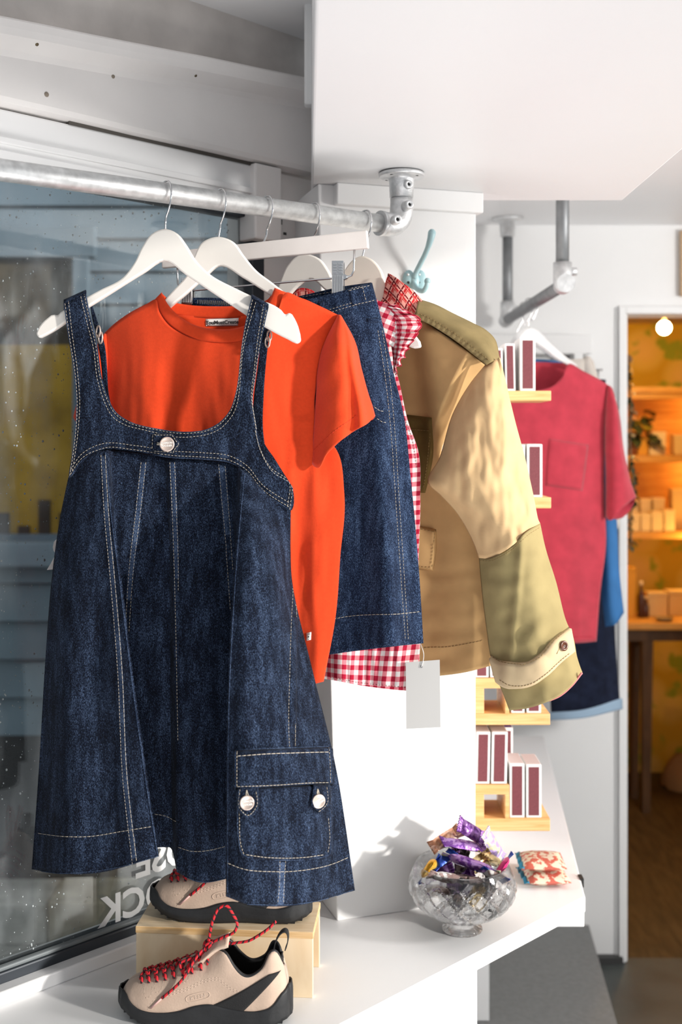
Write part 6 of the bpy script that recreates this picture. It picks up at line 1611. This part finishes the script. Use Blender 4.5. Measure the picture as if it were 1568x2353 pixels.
for px, py0, lb in ((1474,1335,'dark bottle standing on the table between orange box and cream carton'),(1484,1370,'small dark bottle on the table in front of the cream carton')):
    Y = 5.42; zb = Z2(1432,5.25); t = thing('bottle', lb, 'bottle', (X2(px,Y), Y, zb)); h_ = Z2(py0,Y)-zb
    mb = MB(); mb.lathe([(0,0),(.016,0),(.017,.01),(.017,h_*.55),(.007,h_*.72),(.007,h_*.9),(0,h_*.9)], 18, (X2(px,Y), Y, zb)); build('bottle_body', mb, dkb, t)
    mb = MB(); mb.lathe([(0,h_*.88),(.009,h_*.88),(.009,h_),(0,h_)], 14, (X2(px,Y), Y, zb)); build('stopper', mb, cream, t)
bd = thing('dish', 'small dark dish on the front of the table in the back room', 'dish', (X2(1530,5.3), 5.32, Z2(1432,5.25)))
mb = MB(); mb.lathe([(0,.002),(.03,.002),(.045,.016),(.043,.016),(.028,.005),(0,.005)], 24, (X2(1530,5.3), 5.32, Z2(1432,5.25))); build('bowl', mb, mat('dull_dish', (.25,.17,.09), .5), bd)
# hanging bulb
bb_ = thing('bare_bulb', 'glowing round bulb hanging from the back room ceiling', 'light bulb', (X2(1527,4.9), 4.9, 2.36)); zc = Z2(753,4.9)
mb = MB(); mb.ball((X2(1527,4.9), 4.9, zc), .030, 24); build('globe', mb, mat('glowing_globe', (1,1,1), .4, emit=(1,.78,.45), es=22.0), bb_)
mb = MB(); mb.tube([(X2(1527,4.9),4.9,zc+.026),(X2(1527,4.9),4.9,2.36)], .012, 14); build('lamp_holder', mb, mat('brass_holder', (.5,.33,.12), .35, .9), bb_)
def lamp(nm, p, w, c, r=.03):
    d = bpy.data.lights.new(nm, 'POINT'); d.energy = w; d.color = c; d.shadow_soft_size = r; o = bpy.data.objects.new(nm, d); COL.objects.link(o); o.location = p
lamp('bulb_light', (X2(1527,4.9), 4.86, zc-.05), 24.0, (1,.64,.22))
lamp('shelf_fill', (1.95, 5.72, Z2(915)), 5.0, (1,.52,.11), .04)  # unseen point lights, added to brighten the shelves
lamp('shelf_fill', (1.85, 5.74, Z2(1075)), 3.0, (1,.52,.11), .04)
lamp('shelf_fill', (1.75, 5.5, Z2(1250)), 3.4, (1,.52,.11), .04)
# trailing vine and potted plant
leaf_m = mat('dark_green_leaf', (.035,.045,.012), .5, var=.4, vs=30); leaf_y = mat('dry_leaf', (.22,.15,.09), .6, var=.4, vs=30)
def leaf(mb, c, L_, w, yaw, pitch, mi=0):
    M = Matrix.Rotation(yaw,3,'Z') @ Matrix.Rotation(pitch,3,'Y'); G = []
    for i in range(7):
        x = L_*i/6; ww = w*math.sin(math.pi*min(1,(i+.15)/6.2))**.8; G.append([M @ Vector((x, ww*j/2, -.25*x*x/L_ + .15*abs(j)*ww*.3)) + c for j in (-1,-.5,0,.5,1)])
    mb.grid(G, mi)
vn = thing('hanging_vine', 'dark trailing vine hanging just inside the doorway beside the white door frame', 'plant', P(1446, 820, 4.3)); rl = random.Random(5)
path = [P(1446,815,4.3), P(1444,880,4.3), P(1453,935,4.3), P(1448,1000,4.3), P(1452,1060,4.3), P(1458,1120,4.3), P(1450,1200,4.3), P(1452,1260,4.3)]
pp = [Vector(p) for p in cr([tuple(p) for p in path], 70)]; mb = MB(); mb.tube(pp, .0035, 6); build('stem', mb, leaf_y, vn)
mb = MB()
for k in range(110):
    c = pp[int(k*69/110)]; leaf(mb, c, rl.uniform(.02,.04), rl.uniform(.014,.024), rl.uniform(0,6.3), rl.uniform(-.3,1.2), 0 if rl.random() < .6 else 1)
build('foliage', mb, [leaf_m, leaf_y], vn, thick=.0006)
pt = thing('potted_plant', 'leafy plant in a pot on the shelf just behind the vine in the back room', 'plant', (X2(1468,5.3), 5.64, Z2(1046)))
mb = MB(); c = Vector((X2(1455,5.66), 5.66, Z2(1046)+.001)); mb.lathe([(0,0),(.03,0),(.042,.07),(.039,.07),(.036,.06),(0,.06)], 20, c); build('pot', mb, mat('terracotta', (.40,.15,.05), .8), pt)
mb = MB()
for k in range(46):
    a = rl.uniform(0,6.3); leaf(mb, c + Vector((rl.uniform(-.03,.10), rl.uniform(-.06,.02), rl.uniform(.06,.22))), rl.uniform(.05,.085), rl.uniform(.035,.055), a, rl.uniform(-.5,.8), 0 if rl.random() < .75 else 1)
build('foliage', mb, [leaf_m, mat('yellow_leaf', (.42,.34,.03), .6)], pt, thick=.0006)
mb = MB(); c = Vector((X2(1580,5.72), 5.72, 0)); G = []
for i in range(9):
    G.append([c + Vector(((.13*math.cos(2*math.pi*j/20))*(1-(i/8)**2.2*.55), .13*math.sin(2*math.pi*j/20)*(1-(i/8)**2.2*.55), .15*i/8 + .012*math.sin(j*1.9))) for j in range(21)])
mb.grid(G); mb.ball(c+Vector((0,0,.14)), (.062,.06,.025), 14)
tag(build('paper_sack', mb, mat('kraft_paper', (.36,.22,.11), .9, bump=.5, bs=30), loc=c), 'crumpled kraft paper sack on the dark floor under the back room table', 'sack')
